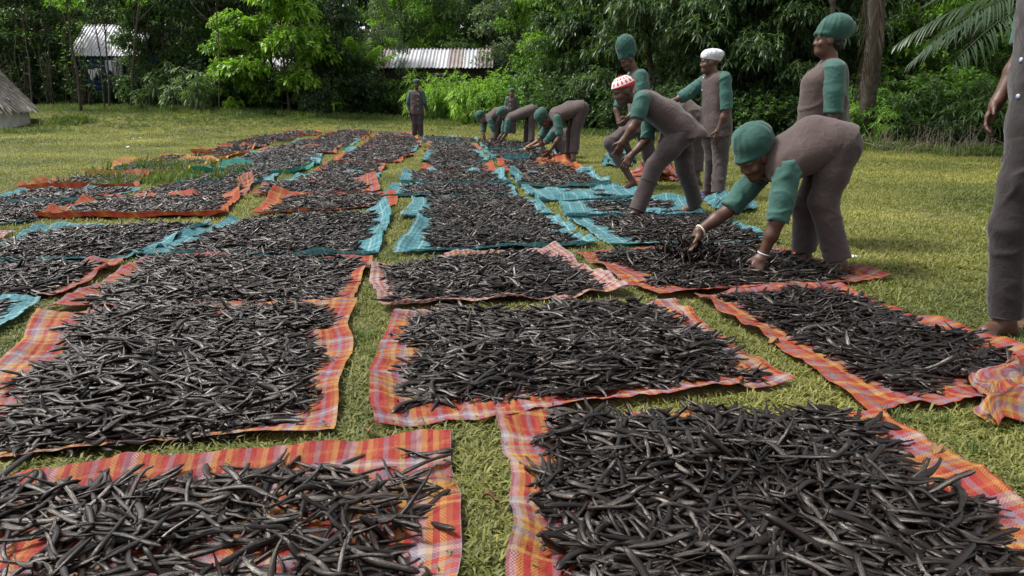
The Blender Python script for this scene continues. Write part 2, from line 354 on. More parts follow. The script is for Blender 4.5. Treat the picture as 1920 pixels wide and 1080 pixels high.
# ------------------------------------------------------------------ scattering (stuff only)
def scatter(name, pts, rots, scl, idx, sources):
    me = bpy.data.meshes.new(name); n = len(pts)
    me.vertices.add(n); me.vertices.foreach_set('co', np.asarray(pts, np.float32).ravel())
    for nm, ty, dat, key in (('rot', 'FLOAT_VECTOR', rots, 'vector'), ('scl', 'FLOAT_VECTOR', scl, 'vector'), ('idx', 'INT', idx, 'value')):
        a = me.attributes.new(nm, ty, 'POINT'); a.data.foreach_set(key, np.asarray(dat, np.int32 if ty == 'INT' else np.float32).ravel())
    o = bpy.data.objects.new(name, me); COL.objects.link(o)
    c = bpy.data.collections.new(name + '_source')
    for k, s in enumerate(sources):
        so = bpy.data.objects.new('%s_src_%02d' % (name, k), s); c.objects.link(so)
    ng = bpy.data.node_groups.new(name + '_scatter', 'GeometryNodeTree')
    ng.interface.new_socket('Geometry', in_out='INPUT', socket_type='NodeSocketGeometry')
    ng.interface.new_socket('Geometry', in_out='OUTPUT', socket_type='NodeSocketGeometry')
    gi = ng.nodes.new('NodeGroupInput'); go = ng.nodes.new('NodeGroupOutput')
    ip = ng.nodes.new('GeometryNodeInstanceOnPoints'); ci = ng.nodes.new('GeometryNodeCollectionInfo')
    ci.inputs[0].default_value = c; ci.inputs['Separate Children'].default_value = True; ci.inputs['Reset Children'].default_value = True
    def attr(nm, ty):
        a = ng.nodes.new('GeometryNodeInputNamedAttribute'); a.data_type = ty; a.inputs['Name'].default_value = nm
        return next(s for s in a.outputs if s.enabled and s.name == 'Attribute')
    L = ng.links.new
    L(gi.outputs[0], ip.inputs['Points']); L(ci.outputs[0], ip.inputs['Instance']); ip.inputs['Pick Instance'].default_value = True
    L(attr('idx', 'INT'), ip.inputs['Instance Index']); L(attr('rot', 'FLOAT_VECTOR'), ip.inputs['Rotation']); L(attr('scl', 'FLOAT_VECTOR'), ip.inputs['Scale'])
    L(ip.outputs[0], go.inputs[0])
    md = o.modifiers.new('scatter', 'NODES'); md.node_group = ng
    return o

# ------------------------------------------------------------------ vanilla bean meshes
def bean_mesh(k):
    r = np.random.RandomState(100 + k); ns, nsid = 15, 8
    t = np.linspace(0, 1, ns); L = .18
    yaw = r.normal(0, .6) * (t - .5) + r.normal(0, .42) * np.sin(2 * np.pi * t + r.uniform(0, 6)) * .7
    if k % 2 == 0: yaw = yaw + r.choice([-1, 1]) * r.uniform(.7, 2.0) * np.clip((t - .84) / .16, 0, 1)      # hooked stem end
    if k % 5 == 0: yaw = yaw + r.choice([-1, 1]) * r.uniform(.4, .8) * np.clip((t - .4) / .25, 0, 1)
    pit = r.normal(0, .12) * np.sin(np.pi * t * 1.4 + r.uniform(0, 6)) + (.35 * np.clip((t - .85) / .15, 0, 1) if k % 3 == 0 else 0)
    d = np.stack([np.cos(yaw) * np.cos(pit), np.sin(yaw) * np.cos(pit), np.sin(pit)], 1)
    pts = np.concatenate([[np.zeros(3)], np.cumsum((d[1:] + d[:-1]) / 2, 0)]) * L / (ns - 1); pts -= pts.mean(0)
    rad = .0066 * np.clip(t / .10 + .18, 0, 1) ** .6 * (1 - .62 * smooth01((t - .62) / .38)) * (1 + .12 * np.sin(t * r.uniform(8, 20) + r.uniform(0, 6)))
    T = np.gradient(pts, axis=0); T /= np.linalg.norm(T, axis=1)[:, None]
    up = np.array([0, 0, 1.0]); S = np.cross(up, T); S /= np.linalg.norm(S, axis=1)[:, None]; U = np.cross(T, S)
    a = np.arange(nsid) * 2 * np.pi / nsid; ph = r.uniform(0, 6)
    V = []
    for i in range(ns):
        tw = ph + t[i] * r.uniform(.5, 1.2)
        q = rad[i] * (1 + .20 * np.cos(2 * a + tw) + .16 * np.cos(3 * a - tw))
        V.append(pts[i] + (q * np.cos(a))[:, None] * S[i] * 1.12 + (q * np.sin(a))[:, None] * U[i] * .8)
    V = np.concatenate(V + [pts[:1] - T[0] * .0015, pts[-1:] + T[-1] * .002])
    i = np.arange(ns - 1)[:, None] * nsid; j = np.arange(nsid)[None]; kk = (j + 1) % nsid
    F4 = np.stack([i + j, i + kk, i + nsid + kk, i + nsid + j], -1).reshape(-1, 4)
    jj = np.arange(nsid); kk = (jj + 1) % nsid; c0, c1 = ns * nsid, ns * nsid + 1
    F3 = np.concatenate([np.stack([np.full(nsid, c0), kk, jj], 1), np.stack([np.full(nsid, c1), (ns - 1) * nsid + jj, (ns - 1) * nsid + kk], 1)])
    uv = np.concatenate([np.stack([np.repeat(t, nsid), np.tile(np.abs(np.arange(nsid) - nsid / 2) / nsid * 2, ns)], 1), [[0, .5], [1, .5]]])
    me = mesh_np('vanilla_bean', V, [F3, F4], True, uv); me.materials.append(BEAN)
    return me
BEANS = [bean_mesh(k) for k in range(20)]

# ------------------------------------------------------------------ mats
# (corners TL TR BR BL in photo pixels, weave, options, label)
# lines of mats run from the lawn end to the trees
A, B, C_, D_ = 'outermost line, away from the workers', 'second line out from the workers', 'line next to the workers', "workers' line"
MATS = []
def mt(c, weave, label, **kw): MATS.append((c, weave, label, kw))
ORD = ['first', 'second', 'third', 'fourth', 'fifth', 'sixth', 'seventh', 'eighth', 'ninth', 'tenth', 'eleventh', 'twelfth', 'thirteenth', 'fourteenth', 'fifteenth', 'sixteenth', 'seventeenth']
CN = {'red': 'red and yellow plaid', 'redpink': 'red and lilac plaid', 'check': 'red and white checked', 'orange': 'orange', 'yellow': 'yellow', 'teal': 'teal checked', 'green': 'green'}
LINES = {
 'sparse-heap line': [
  ([(-330, 935), (850, 830), (846, 1450), (-900, 1450)], 'red', dict(m=(.10, .05, .1, .1), dens=860, spread=.85, H=.05)),
  ([(85, 597), (672, 577), (628, 822), (-165, 890)], 'red', dict(m=(.03, .12, .07, .14), H=.065, rim=.025)),
  ([(270, 490), (692, 495), (660, 580), (90, 592)], 'redpink', dict(m=(.03, .07, .06, .10))),
  ([(430, 418), (738, 399), (705, 490), (245, 490)], 'teal', dict(m=(.09, .11, .06, .13), lift={1: .10}, rim=.05)),
  ([(505, 372), (745, 370), (735, 393), (470, 410)], 'orange', dict(m=(.02, .08, .02, .14), lift={1: .05, 0: .1})),
  ([(500, 347), (715, 345), (712, 370), (470, 373)], 'redpink', dict(m=(.03, .15, .05, .03), lift={1: .1})),
  ([(560, 328), (712, 328), (705, 346), (528, 347)], 'teal', dict(m=(.03, .10, .10, .12))),
  ([(610, 308), (725, 306), (716, 328), (590, 328)], 'redpink', dict(m=(.02, .05, .10, .05))),
  ([(640, 290), (780, 290), (745, 308), (620, 308)], 'orange', dict(m=(.02, .10, .08, .12))),
  ([(655, 277), (785, 277), (775, 290), (640, 290)], 'teal', dict(m=(.08, .05, .05, .2))),
  ([(690, 264), (790, 264), (790, 277), (675, 277)], 'redpink', dict()),
  ([(705, 252), (772, 254), (785, 264), (692, 264)], 'redpink', dict(rim=.05)),
 ],
 'big-heap line': [
  ([(924, 784), (1650, 790), (2475, 1400), (975, 1400)], 'red', dict(m=(.06, .12, .1, .12), H=.08, dens=1900, spread=.85)),
  ([(727, 598), (1250, 578), (1512, 733), (702, 812)], 'red', dict(m=(.05, .08, .11, .10), H=.065)),
  ([(696, 507), (1050, 476), (1190, 560), (706, 592)], 'check', dict(m=(.04, .10, .10, .08), lift={1: .05}, rim=.05)),
  ([(785, 404), (1010, 392), (1125, 470), (740, 484)], 'teal', dict(m=(.04, .10, .08, .14), rim=.05)),
  ([(770, 376), (990, 376), (1045, 408), (755, 414)], 'teal', dict(m=(.02, .08, .05, .16))),
  ([(735, 352), (960, 350), (975, 376), (722, 374)], 'teal', dict(m=(.02, .04, .05, .16))),
  ([(752, 326), (943, 327), (961, 352), (750, 350)], 'teal', dict(m=(.08, .08, .06, .12), rim=.06)),
  ([(795, 308), (920, 308), (936, 327), (787, 327)], 'orange', dict(m=(.02, .12, .08, .12))),
  ([(800, 287), (902, 287), (916, 307), (790, 307)], 'teal', dict(m=(.03, .06, .05, .1))),
  ([(800, 270), (895, 272), (903, 286), (795, 286)], 'redpink', dict(m=(.03, .10, .05, .1))),
  ([(793, 257), (893, 263), (897, 271), (793, 269)], 'teal', dict(m=(.15, .02, .02, .02), rim=.05)),
 ],
 "workers' line": [
  ([(1300, 560), (1570, 548), (2130, 735), (1640, 788)], 'redpink', dict(m=(.10, .12, .14, .14), H=.055, dens=1900)),
  ([(1083, 481), (1440, 466), (1678, 528), (1235, 570)], 'redpink', dict(m=(.03, .10, .06, .10), H=.06)),
  ([(1060, 413), (1350, 410), (1470, 462), (1150, 470)], 'teal', dict(m=(.08, .06, .05, .15), H=.05, dens=2000)),
  ([(1040, 376), (1300, 374), (1320, 413), (1060, 414)], 'teal', dict(m=(.30, .25, .22, .28), dens=700, H=.02, rim=.04)),
  ([(973, 357), (1187, 357), (1210, 376), (1010, 384)], 'teal', dict(m=(.20, .30, .18, .35), dens=800, H=.02, rim=.04)),
  ([(957, 328), (1110, 327), (1147, 356), (970, 356)], 'teal', dict(m=(.12, .06, .10, .12), rim=.06)),
  ([(930, 305), (1075, 305), (1110, 328), (945, 327)], 'orange', dict(m=(.04, .18, .08, .12))),
  ([(905, 285), (1035, 283), (1062, 302), (922, 304)], 'teal', dict(m=(.14, .10, .05, .14), rim=.07)),
  ([(898, 271), (985, 268), (1015, 281), (912, 284)], 'teal', dict(m=(.06, .10, .05, .05))),
 ],
 'line past the sparse-heap': [
  ([(-170, 572), (82, 572), (0, 634), (-270, 690)], 'teal', dict(m=(.0, .13, .1, .1), rim=.03)),
  ([(-220, 512), (240, 498), (112, 566), (-360, 590)], 'redpink', dict(m=(.05, .09, .0, .1), rim=.05)),
  ([(75, 435), (400, 424), (245, 494), (-160, 512)], 'teal', dict(m=(.06, .05, .05, .10), rim=.05)),
  ([(190, 376), (460, 373), (415, 413), (55, 416)], 'orange', dict(m=(.04, .08, .10, .12), rim=.07, lift={1: .1})),
  ([(310, 350), (482, 346), (455, 374), (230, 377)], 'redpink', dict(m=(.06, .08, .04, .06), lift={1: .14})),
  ([(370, 330), (525, 327), (510, 347), (318, 351)], 'teal', dict(m=(.04, .12, .04, .06))),
  ([(420, 314), (595, 312), (560, 329), (362, 332)], 'green', dict(m=(.04, .12, .08, .14), rim=.06)),
  ([(440, 302), (602, 302), (598, 313), (425, 314)], 'teal', dict(m=(.05, .14, .02, .05))),
  ([(465, 291), (605, 290), (603, 301), (445, 302)], 'teal', dict(m=(.10, .10, .02, .10))),
  ([(500, 278), (640, 277), (625, 291), (475, 291)], 'redpink', dict(m=(.02, .05, .04, .1))),
  ([(560, 265), (675, 264), (660, 277), (530, 277)], 'teal', dict(m=(.05, .1, .02, .05))),
  ([(600, 257), (688, 257), (680, 265), (580, 265)], 'orange', dict(m=(.02, .1, .1, .1))),
  ([(630, 247), (697, 247), (690, 257), (606, 257)], 'redpink', dict(m=(.1, .05, .05, .1), rim=.05)),
 ],
 'line nearest the hut': [
  ([(-160, 446), (34, 441), (-20, 466), (-230, 474)], 'check', dict(m=(.05, .1, .05, .05))),
  ([(-140, 392), (180, 384), (48, 424), (-210, 440)], 'teal', dict(m=(.06, .02, .06, .06))),
  ([(50, 362), (268, 358), (205, 380), (-40, 390)], 'teal', dict(m=(.05, .05, .05, .05))),
  ([(108, 339), (285, 333), (250, 358), (24, 363)], 'orange', dict(m=(.05, .08, .06, .18), rim=.06)),
  ([(218, 309), (420, 303), (338, 332), (150, 336)], 'yellow', dict(m=(.14, .14, .10, .12), rim=.06)),
  ([(300, 299), (450, 292), (425, 303), (272, 307)], 'yellow', dict(m=(.04, .12, .03, .06), rim=.04)),
  ([(388, 282), (482, 278), (468, 292), (356, 295)], 'orange', dict(m=(.02, .1, .14, .16), rim=.08)),
  ([(430, 269), (525, 264), (490, 280), (395, 284)], 'redpink', dict(m=(.04, .06, .06, .06))),
  ([(485, 258), (578, 254), (545, 267), (440, 271)], 'orange', dict(m=(.03, .06, .05, .06))),
  ([(540, 247), (608, 250), (590, 257), (500, 259)], 'orange', dict(m=(.12, .06, .04, .06), rim=.05)),
 ],
}
for ln, rows in LINES.items():
    for k, (c, w, kw) in enumerate(rows):
        mt(c, w, '%s mat of beans, %s from the open end, %s' % (CN[w], ORD[k], ln), **kw)

def bil(Q, u, v):
    return (Q[0] * ((1 - u) * (1 - v))[:, None] + Q[1] * (u * (1 - v))[:, None] + Q[2] * (u * v)[:, None] + Q[3] * ((1 - u) * v)[:, None])
MAT_Q = []; bean_pts = []
for mi, (cpx, weave, label, kw) in enumerate(MATS):
    Q = np.array([G(x, y) for x, y in cpx]); MAT_Q.append(Q[:, :2])
    r = np.random.RandomState(mi + 5)
    W = (np.linalg.norm(Q[1] - Q[0]) + np.linalg.norm(Q[2] - Q[3])) / 2; H = (np.linalg.norm(Q[3] - Q[0]) + np.linalg.norm(Q[2] - Q[1])) / 2
    dist = Q[:, 1].mean(); n = int(np.clip(220 / max(dist, 1), 16, 74))
    u, v = [a.ravel() for a in np.meshgrid(np.linspace(0, 1, n), np.linspace(0, 1, n))]
    V = bil(Q, u, v); uv = np.stack([u * W, v * H], 1)
    rim = kw.get('rim', .03) * (1 if dist < 4.5 else 1.1 if dist < 8 else 1.45); e1 = Noise(1, 5, mi * 7 + 1); e2 = Noise(1, 14, mi * 7 + 2); e3 = Noise(1, 4.0, mi * 7 + 3)
    du = np.minimum(u, 1 - u) * W; dv = np.minimum(v, 1 - v) * H
    # uneven outline
    V[:, 0] += e1(V[:, 1:2] * .6) * .022 * smooth01(1 - du / .35) + e2(V[:, 1:2]) * .006 * smooth01(1 - du / .2)
    V[:, 1] += e1(V[:, 0:1] * .6 + 9) * .020 * smooth01(1 - dv / .35) + e2(V[:, 0:1] + 4) * .006 * smooth01(1 - dv / .2)
    z = .012 + .003 * (mi % 3)
    wr = Noise(2, 9, mi * 7 + 4); wr2 = Noise(2, 26, mi * 7 + 5); wr3 = Noise(2, 60, mi)
    zz = z + .008 * (wr(V[:, :2]) + 1) + .005 * (1 - np.abs(wr2(V[:, :2]))) + .003 * wr3(V[:, :2])
    lf = lambda d, s: smooth01(1 - d / .11) * np.clip(.5 + .5 * e3(s[:, None]) + .35 * e2(s[:, None]), 0.02, 1.2)
    zz = zz + rim * np.maximum(np.maximum(lf(du, V[:, 1] + 3 * (u > .5)), lf(dv, V[:, 0] + 5 * (v > .5))), (.75 + .3 * e3(V[:, 0:1])) * smooth01(1 - dv / .11) * (v > .5) * (dist > 4.5))
    for ci, h in kw.get('lift', {}).items():
        cu, cv = [(0, 0), (1, 0), (1, 1), (0, 1)][ci]
        dd = np.hypot((u - cu) * W, (v - cv) * H); zz += h * smooth01(1 - dd / .38)
        s = smooth01(1 - dd / .3)[:, None]; V += (Q.mean(0) - V) * s * .06
    V[:, 2] = np.maximum(zz, .008)
    i = (np.arange(n - 1)[:, None] * n + np.arange(n - 1)[None]).ravel()
    o = link('woven_mat', mesh_np('woven_mat', V - Q.mean(0), np.stack([i, i + n, i + n + 1, i + 1], 1), True, uv), PL[weave], loc=Q.mean(0))
    tag(o, label, 'mat', 'woven mats spread over the lawn')
    # beans
    m = tuple(x + (.0 if dist < 4.5 else .035) for x in kw.get('m', (.05, .06, .06, .06))); m = (m[0], m[1], m[2] + (.045 if dist > 4.5 else 0) + (.03 if dist > 8 else 0), m[3]); Hh = kw.get('H', .05 if dist < 6 else .032); dens = kw.get('dens', 1750 if dist < 7 else (1500 if dist < 11 else 1050))
    k = int(W * H * dens); bu, bv = r.rand(k), r.rand(k)
    m1 = Noise(1, 7, mi + 300); m2 = Noise(1, 20, mi + 400)
    jit = lambda s: .045 * m1(s[:, None]) + .03 * m2(s[:, None])
    dl = bu * W - m[3] - .05 + jit(bv * H); dr_ = (1 - bu) * W - m[1] - .05 + jit(bv * H + 7); dt = bv * H - m[0] + jit(bu * W + 3); db = (1 - bv) * H - m[2] + jit(bu * W + 11)
    de = np.minimum(np.minimum(dl, dr_), np.minimum(dt, db))
    pn = Noise(2, 7, mi + 50)
    p = bil(Q, bu, bv)
    dp = pn(p[:, :2])
    if 820 < dens < 1300 and dist < 7: keep = (de > 0) & (r.rand(k) < np.clip(.95 + .5 * dp, .25, 1))
    elif dens < 820: keep = (de > 0) & (dp > -.1)
    else: keep = (de > 0) & (r.rand(k) < np.clip(1.25 + .5 * dp, .5, 1))
    p = p[keep]; de = de[keep]; dp = dp[keep]; k = len(p)
    hz = Hh * smooth01(de / .16 + .12) * (.75 + .3 * dp)
    q = r.rand(k)
    p[:, 2] = z + .016 + np.maximum(hz, 0) * q ** .7
    base = math.atan2(Q[1][1] - Q[0][1], Q[1][0] - Q[0][0])
    spread = kw.get('spread', .58)
    yn = Noise(2, 2.5, mi + 90)
    yaw = base + r.normal(0, spread, k) + .25 * yn(p[:, :2]); wild = r.rand(k) < .18; yaw[wild] = r.uniform(0, 3.14, wild.sum()); yaw += np.pi * (r.rand(k) < .5)
    pit = r.normal(0, .15, k) * (.4 + q); roll = r.normal(0, .45, k); tip = r.rand(k) < .05; pit[tip] = r.choice([-1, 1], tip.sum()) * r.uniform(.3, .65, tip.sum()); roll[tip] = r.uniform(0, 6.28, tip.sum())
    s = np.clip(r.normal(1.02, .22, k), .5, 1.6)
    far = 1.0 if dist < 9 else 1.08
    bean_pts.append(np.column_stack([p, roll, pit, yaw, s * far, s ** .4 * r.uniform(.72, 1.25, k) * far, r.randint(0, len(BEANS), k), q, np.full(k, mi)]))
# the bunch hanging from the gathering hand, and the little heaps under the other hands
r = np.random.RandomState(77)
def bunch(px, py, Y, n, spread, z0, up):
    c = P(px, py, Y); out = []
    for _ in range(n):
        p = c + np.array([r.normal(0, spread), r.normal(0, spread * .8), 0]); p[2] = max(z0 + abs(r.normal(0, up)), .03)
        out.append([*p, r.normal(0, .6), r.choice([-1, 1]) * r.uniform(.5, 1.35) if r.rand() < .7 else r.normal(0, .3), r.uniform(0, 6.28), 1, 1, r.randint(0, len(BEANS)), .5, -1])
    bean_pts.append(np.array(out))
bunch(1298, 470, 4.72, 60, .055, .10, .05); bunch(1290, 505, 4.72, 120, .12, .06, .03); bunch(1405, 525, 4.5, 40, .10, .05, .02)
bunch(1018, 295, 12.7, 60, .14, .06, .06); bunch(925, 275, 17.4, 60, .2, .06, .05)
BP = np.concatenate(bean_pts)
# pick the 300 that show largest: top of the nearest heaps, inside the frame
def project(p):
    d = p - np.array([0, 0, HC]); c, s = math.cos(PITCH), math.sin(PITCH)
    zc = d[:, 1] * c - d[:, 2] * s; yc = d[:, 1] * s + d[:, 2] * c
    return 960 + FPX * d[:, 0] / zc, 540 - FPX * yc / zc, zc
px, py, zc = project(BP[:, :3])
ok = (px > 10) & (px < 1910) & (py > 400) & (py < 1060) & (BP[:, 9] > .80) & (BP[:, 10] >= 0)
score = np.where(ok, 1 / zc ** 2 * BP[:, 6], 0)
pick = np.argsort(-score)[:300]; rest = np.ones(len(BP), bool); rest[pick] = False
bl = {0: 'dark glossy vanilla bean lying on top of the sparse heap on red plaid mat', 1: 'dark glossy vanilla bean lying on top of the big thick heap on red plaid mat'}
for k in pick:
    b = BP[k]
    o = bpy.data.objects.new('vanilla_bean', BEANS[int(b[8])]); COL.objects.link(o)
    o.location = b[:3]; o.rotation_euler = b[3:6]; o.scale = (b[6], b[7], b[7])
    mi = int(b[10]); ln = MATS[mi][2]
    if ln.endswith('first from the open end, sparse-heap line'): lab = bl[0]
    elif ln.endswith('first from the open end, big-heap line'): lab = bl[1]
    else: lab = 'dark glossy vanilla bean lying on top of a heap behind the front mats'
    tag(o, lab, 'vanilla bean', 'vanilla beans on top of the heaps')
R_ = BP[rest]
o = scatter('vanilla_bean_heaps', R_[:, :3], R_[:, 3:6], np.stack([R_[:, 6], R_[:, 7], R_[:, 7]], 1), R_[:, 8], BEANS)
tag(o, 'dark brown vanilla beans heaped on the woven mats', 'vanilla beans', kind='stuff')
print('beans', len(BP))

# ------------------------------------------------------------------ grass
def tuft_mesh(k, blades, h, w, spread, flat, mat):
    r = np.random.RandomState(500 + k)
    az = r.uniform(0, 6.28, blades); el = np.clip(r.normal(flat, .35, blades), .08, 1.5)
    L = h * r.uniform(.6, 1.3, blades); ww = w * r.uniform(.6, 1.3, blades)
    b = np.stack([r.normal(0, spread, blades), r.normal(0, spread, blades), np.zeros(blades)], 1)
    d = np.stack([np.cos(az) * np.cos(el), np.sin(az) * np.cos(el), np.sin(el)], 1)
    s = np.stack([-np.sin(az), np.cos(az), np.zeros(blades)], 1)
    p1 = b + d * (L * .55)[:, None]; p2 = b + d * L[:, None]; p2[:, 2] -= L * .28; p2[:, 2] = np.maximum(p2[:, 2], .002)
    V = np.stack([b - s * ww[:, None] * .35, b + s * ww[:, None] * .35, p1 + s * ww[:, None] * .5, p1 - s * ww[:, None] * .5, p2], 1).reshape(-1, 3)
    i = np.arange(blades) * 5
    me = mesh_np('tuft', V, [np.stack([i + 3, i + 2, i + 4], 1), np.stack([i, i + 1, i + 2, i + 3], 1)]); me.materials.append(mat)
    return me
def in_mats(X, shrink=.005):
    m = np.zeros(len(X), bool)
    for Q in MAT_Q:
        c = Q.mean(0); q = c + (Q - c) * (1 - shrink / max(.5, np.linalg.norm(Q[0] - Q[2]) / 2)); ins = np.ones(len(X), bool)
        for a in range(4):
            e = q[(a + 1) % 4] - q[a]; d = X - q[a]; ins &= (e[0] * d[:, 1] - e[1] * d[:, 0]) < 0
        m |= ins
    return m
r = np.random.RandomState(9)
near_t = [tuft_mesh(k, 22, .055, .0060, .024, .38, LEAF['grass']) for k in range(5)]
far_t = [tuft_mesh(10 + k, 46, .06, .007, .07, .6, LEAF['grass']) for k in range(4)]
weed_t = [tuft_mesh(20 + k, 40, .26, .012, .07, 1.05, LEAF['weed']) for k in range(4)]
gp, gi_, gs = [], [], []
def zone(n, y0, y1, fx, kinds, smin, smax, pw=1.0):
    Y = y0 + (y1 - y0) * r.rand(n) ** pw; X = (r.rand(n) * 2 - 1) * (Y * fx + .6)
    q = np.stack([X, Y], 1); k = ~in_mats(q) & (Y < edge_y(X) + .6); q = q[k]
    gp.append(np.column_stack([q, gz(q[:, 0], q[:, 1])])); gi_.append(r.choice(kinds, len(q))); gs.append(r.uniform(smin, smax, len(q)))
zone(26000, .9, 5.0, .80, [0, 1, 2, 3, 4], .6, 1.15)
zone(42000, 4.6, 11, .78, [0, 1, 2, 3, 4], .8, 1.3)
zone(30000, 9, 20, .78, [5, 6, 7, 8], .7, 1.1)
zone(26000, 17, 37, .78, [5, 6, 7, 8], .9, 1.8)
# taller weeds near the trees and in a few spots between the mats
xs = r.uniform(-30, 26, 5000); ys = edge_y(xs) + r.normal(-.2, .7, 5000); gp.append(np.column_stack([xs, ys, gz(xs, ys)])); gi_.append(r.choice([9, 10, 11, 12], 5000)); gs.append(r.uniform(.5, 1.3, 5000))
xs = r.uniform(-30, -2, 9000); ys = edge_y(xs) - np.abs(r.normal(0, 2.6, 9000)); gp.append(np.column_stack([xs, ys, gz(xs, ys)])); gi_.append(r.choice([9, 10, 11, 12], 9000)); gs.append(r.uniform(.22, .55, 9000))
for (x, y, n_, sp, sc) in [(300, 340, 60, .5, .9), (300, 320, 40, .4, 1.0), (140, 243, 90, .35, 1.5), (135, 230, 50, .3, 1.6), (60, 250, 80, .6, 1.0), (700, 640, 8, .1, .35), (1700, 790, 14, .2, .35), (1880, 870, 14, .2, .3), (540, 420, 10, .3, .4)]:
    c = G(x, y); q = np.column_stack([c[0] + r.normal(0, sp, n_), c[1] + r.normal(0, sp, n_), np.zeros(n_)]); q = q[~in_mats(q[:, :2], -.03) | (sp >= .4)]; n_ = len(q); q[:, 2] = gz(q[:, 0], q[:, 1]); gp.append(q); gi_.append(r.choice([9, 10, 11, 12], n_)); gs.append(r.uniform(.6, 1.1, n_) * sc)
GP = np.concatenate(gp); n_ = len(GP); S_ = np.concatenate(gs)
o = scatter('lawn_grass', GP, np.stack([r.normal(0, .08, n_), r.normal(0, .08, n_), r.uniform(0, 6.28, n_)], 1), np.stack([S_, S_, S_ * r.uniform(.7, 1.1, n_)], 1), np.concatenate(gi_), near_t + far_t + weed_t)
tag(o, 'short yellowish green lawn grass between and around the mats', 'grass', kind='stuff')
print('grass', n_)
# ------------------------------------------------------------------ forest
def leaves(pts, dirs, n, L, W, droop, ang, r, curl=.12):
    """n leaves spring from every point round its direction; returns V, [tris, quads]"""
    m = len(pts); p = np.repeat(pts, n, 0); d = np.repeat(dirs, n, 0); d = d / (np.linalg.norm(d, axis=1)[:, None] + 1e-9)
    k = len(p)
    ref = np.where(np.abs(d[:, 2:3]) < .9, [[0, 0, 1.0]], [[1.0, 0, 0]]); a = np.cross(d, ref); a /= np.linalg.norm(a, axis=1)[:, None]; b = np.cross(d, a)
    az = (np.tile(np.arange(n), m) * 2.4 + np.repeat(r.uniform(0, 6.28, m), n) + r.normal(0, .3, k)); th = r.uniform(ang[0], ang[1], k)
    ld = d * np.cos(th)[:, None] + (a * np.cos(az)[:, None] + b * np.sin(az)[:, None]) * np.sin(th)[:, None]
    ld /= np.linalg.norm(ld, axis=1)[:, None]
    l = L * r.uniform(.6, 1.25, k)[:, None]; w = W * r.uniform(.7, 1.25, k)[:, None]
    down = np.array([[0, 0, -1.0]]); s = np.cross(ld, down + r.normal(0, .25, (k, 3))); s /= np.linalg.norm(s, axis=1)[:, None] + 1e-9
    nn = np.cross(s, ld)
    q = lambda t: p + ld * l * t + down * droop * l * t * t
    m1, m2 = q(.33), q(.68)
    up = nn * w * curl
    V = np.stack([q(.0), m1 + s * w * .5 + up, m1 - s * w * .5 + up, m2 + s * w * .42 + up, m2 - s * w * .42 + up, q(1.0)], 1).reshape(-1, 3)
    i = np.arange(k) * 6
    return V, [np.concatenate([np.stack([i, i + 2, i + 1], 1), np.stack([i + 3, i + 4, i + 5], 1)]), np.stack([i + 1, i + 2, i + 4, i + 3], 1)]
def join(parts):
    V, F3, F4, n = [], [], [], 0
    for v, (a, b) in parts: V.append(v); F3.append(a + n); F4.append(b + n); n += len(v)
    return np.concatenate(V), [np.concatenate(F3), np.concatenate(F4)]
def clump_points(clumps, dens, r):
    P_, D_2 = [], []
    for (c, rad) in clumps:
        c = np.array(c); rad = np.array(rad); n = int(dens * (rad[0] * rad[1] + rad[0] * rad[2] + rad[1] * rad[2]) / 3) + 4
        d = r.normal(size=(n, 3)); d /= np.linalg.norm(d, axis=1)[:, None]; d[:, 2] = np.where(d[:, 2] < -.3, -d[:, 2] * .6, d[:, 2])
        q = r.rand(n) ** .35
        P_.append(c + d * rad * q[:, None] * (1 + .12 * r.normal(size=(n, 1)))); D_2.append(d + [0, 0, .25] + r.normal(0, .25, (n, 3)))
    return np.concatenate(P_), np.concatenate(D_2)
def limb(mb, a, b, r0, r1, r, wob=.08, n=7, sides=7):
    a, b = np.array(a, float), np.array(b, float); t = np.linspace(0, 1, n)[:, None]; L = np.linalg.norm(b - a)
    pts = a + (b - a) * t + np.cumsum(r.normal(0, wob * L / n, (n, 3)), 0) * np.sin(np.pi * t * .9)
    pts[-1] = b
    mb.tube(pts, np.linspace(r0, r1, n), sides); return pts
def make_tree(seed, h, r_c, n_cl, dens, leaf, clr=.9, tr=.11, squash=1.0):
    """returns (trunk mesh, crown mesh). leaf = (n, L, W, droop, ang)"""
    r = np.random.RandomState(seed); mb = MB(); top = np.array([r.normal(0, .25), r.normal(0, .25), h * .62])
    spine = limb(mb, (0, 0, -.05), top, tr, tr * .45, r, .10, 9, 8)
    cl = []
    for k in range(n_cl):
        z = clr + (h - clr) * ((k + .5 + r.uniform(-.4, .4)) / n_cl); f = math.sin(math.pi * np.clip((z - clr) / (h - clr) * .8 + .16, 0, 1)) ** .6
        a = k * 2.4 + r.uniform(-.5, .5); q = r_c * f * r.uniform(.35, .95) * squash
        c = (math.cos(a) * q, math.sin(a) * q, z); s = r_c * r.uniform(.30, .5)
        cl.append((c, (s * 1.1, s * 1.1, s * r.uniform(.6, .9))))
        st = spine[min(8, max(1, int(z / h * .75 * 8 / .62)))]
        limb(mb, st, np.array(c) - [0, 0, .1 * s], tr * .35, tr * .08, r, .16, 6, 5)
    p, d = clump_points(cl, dens, r); V, F = leaves(p, d, *leaf, r)
    V[:, 2] = np.maximum(V[:, 2], .03)
    return mb.mesh('trunk', True), mesh_np('crown', V, F)
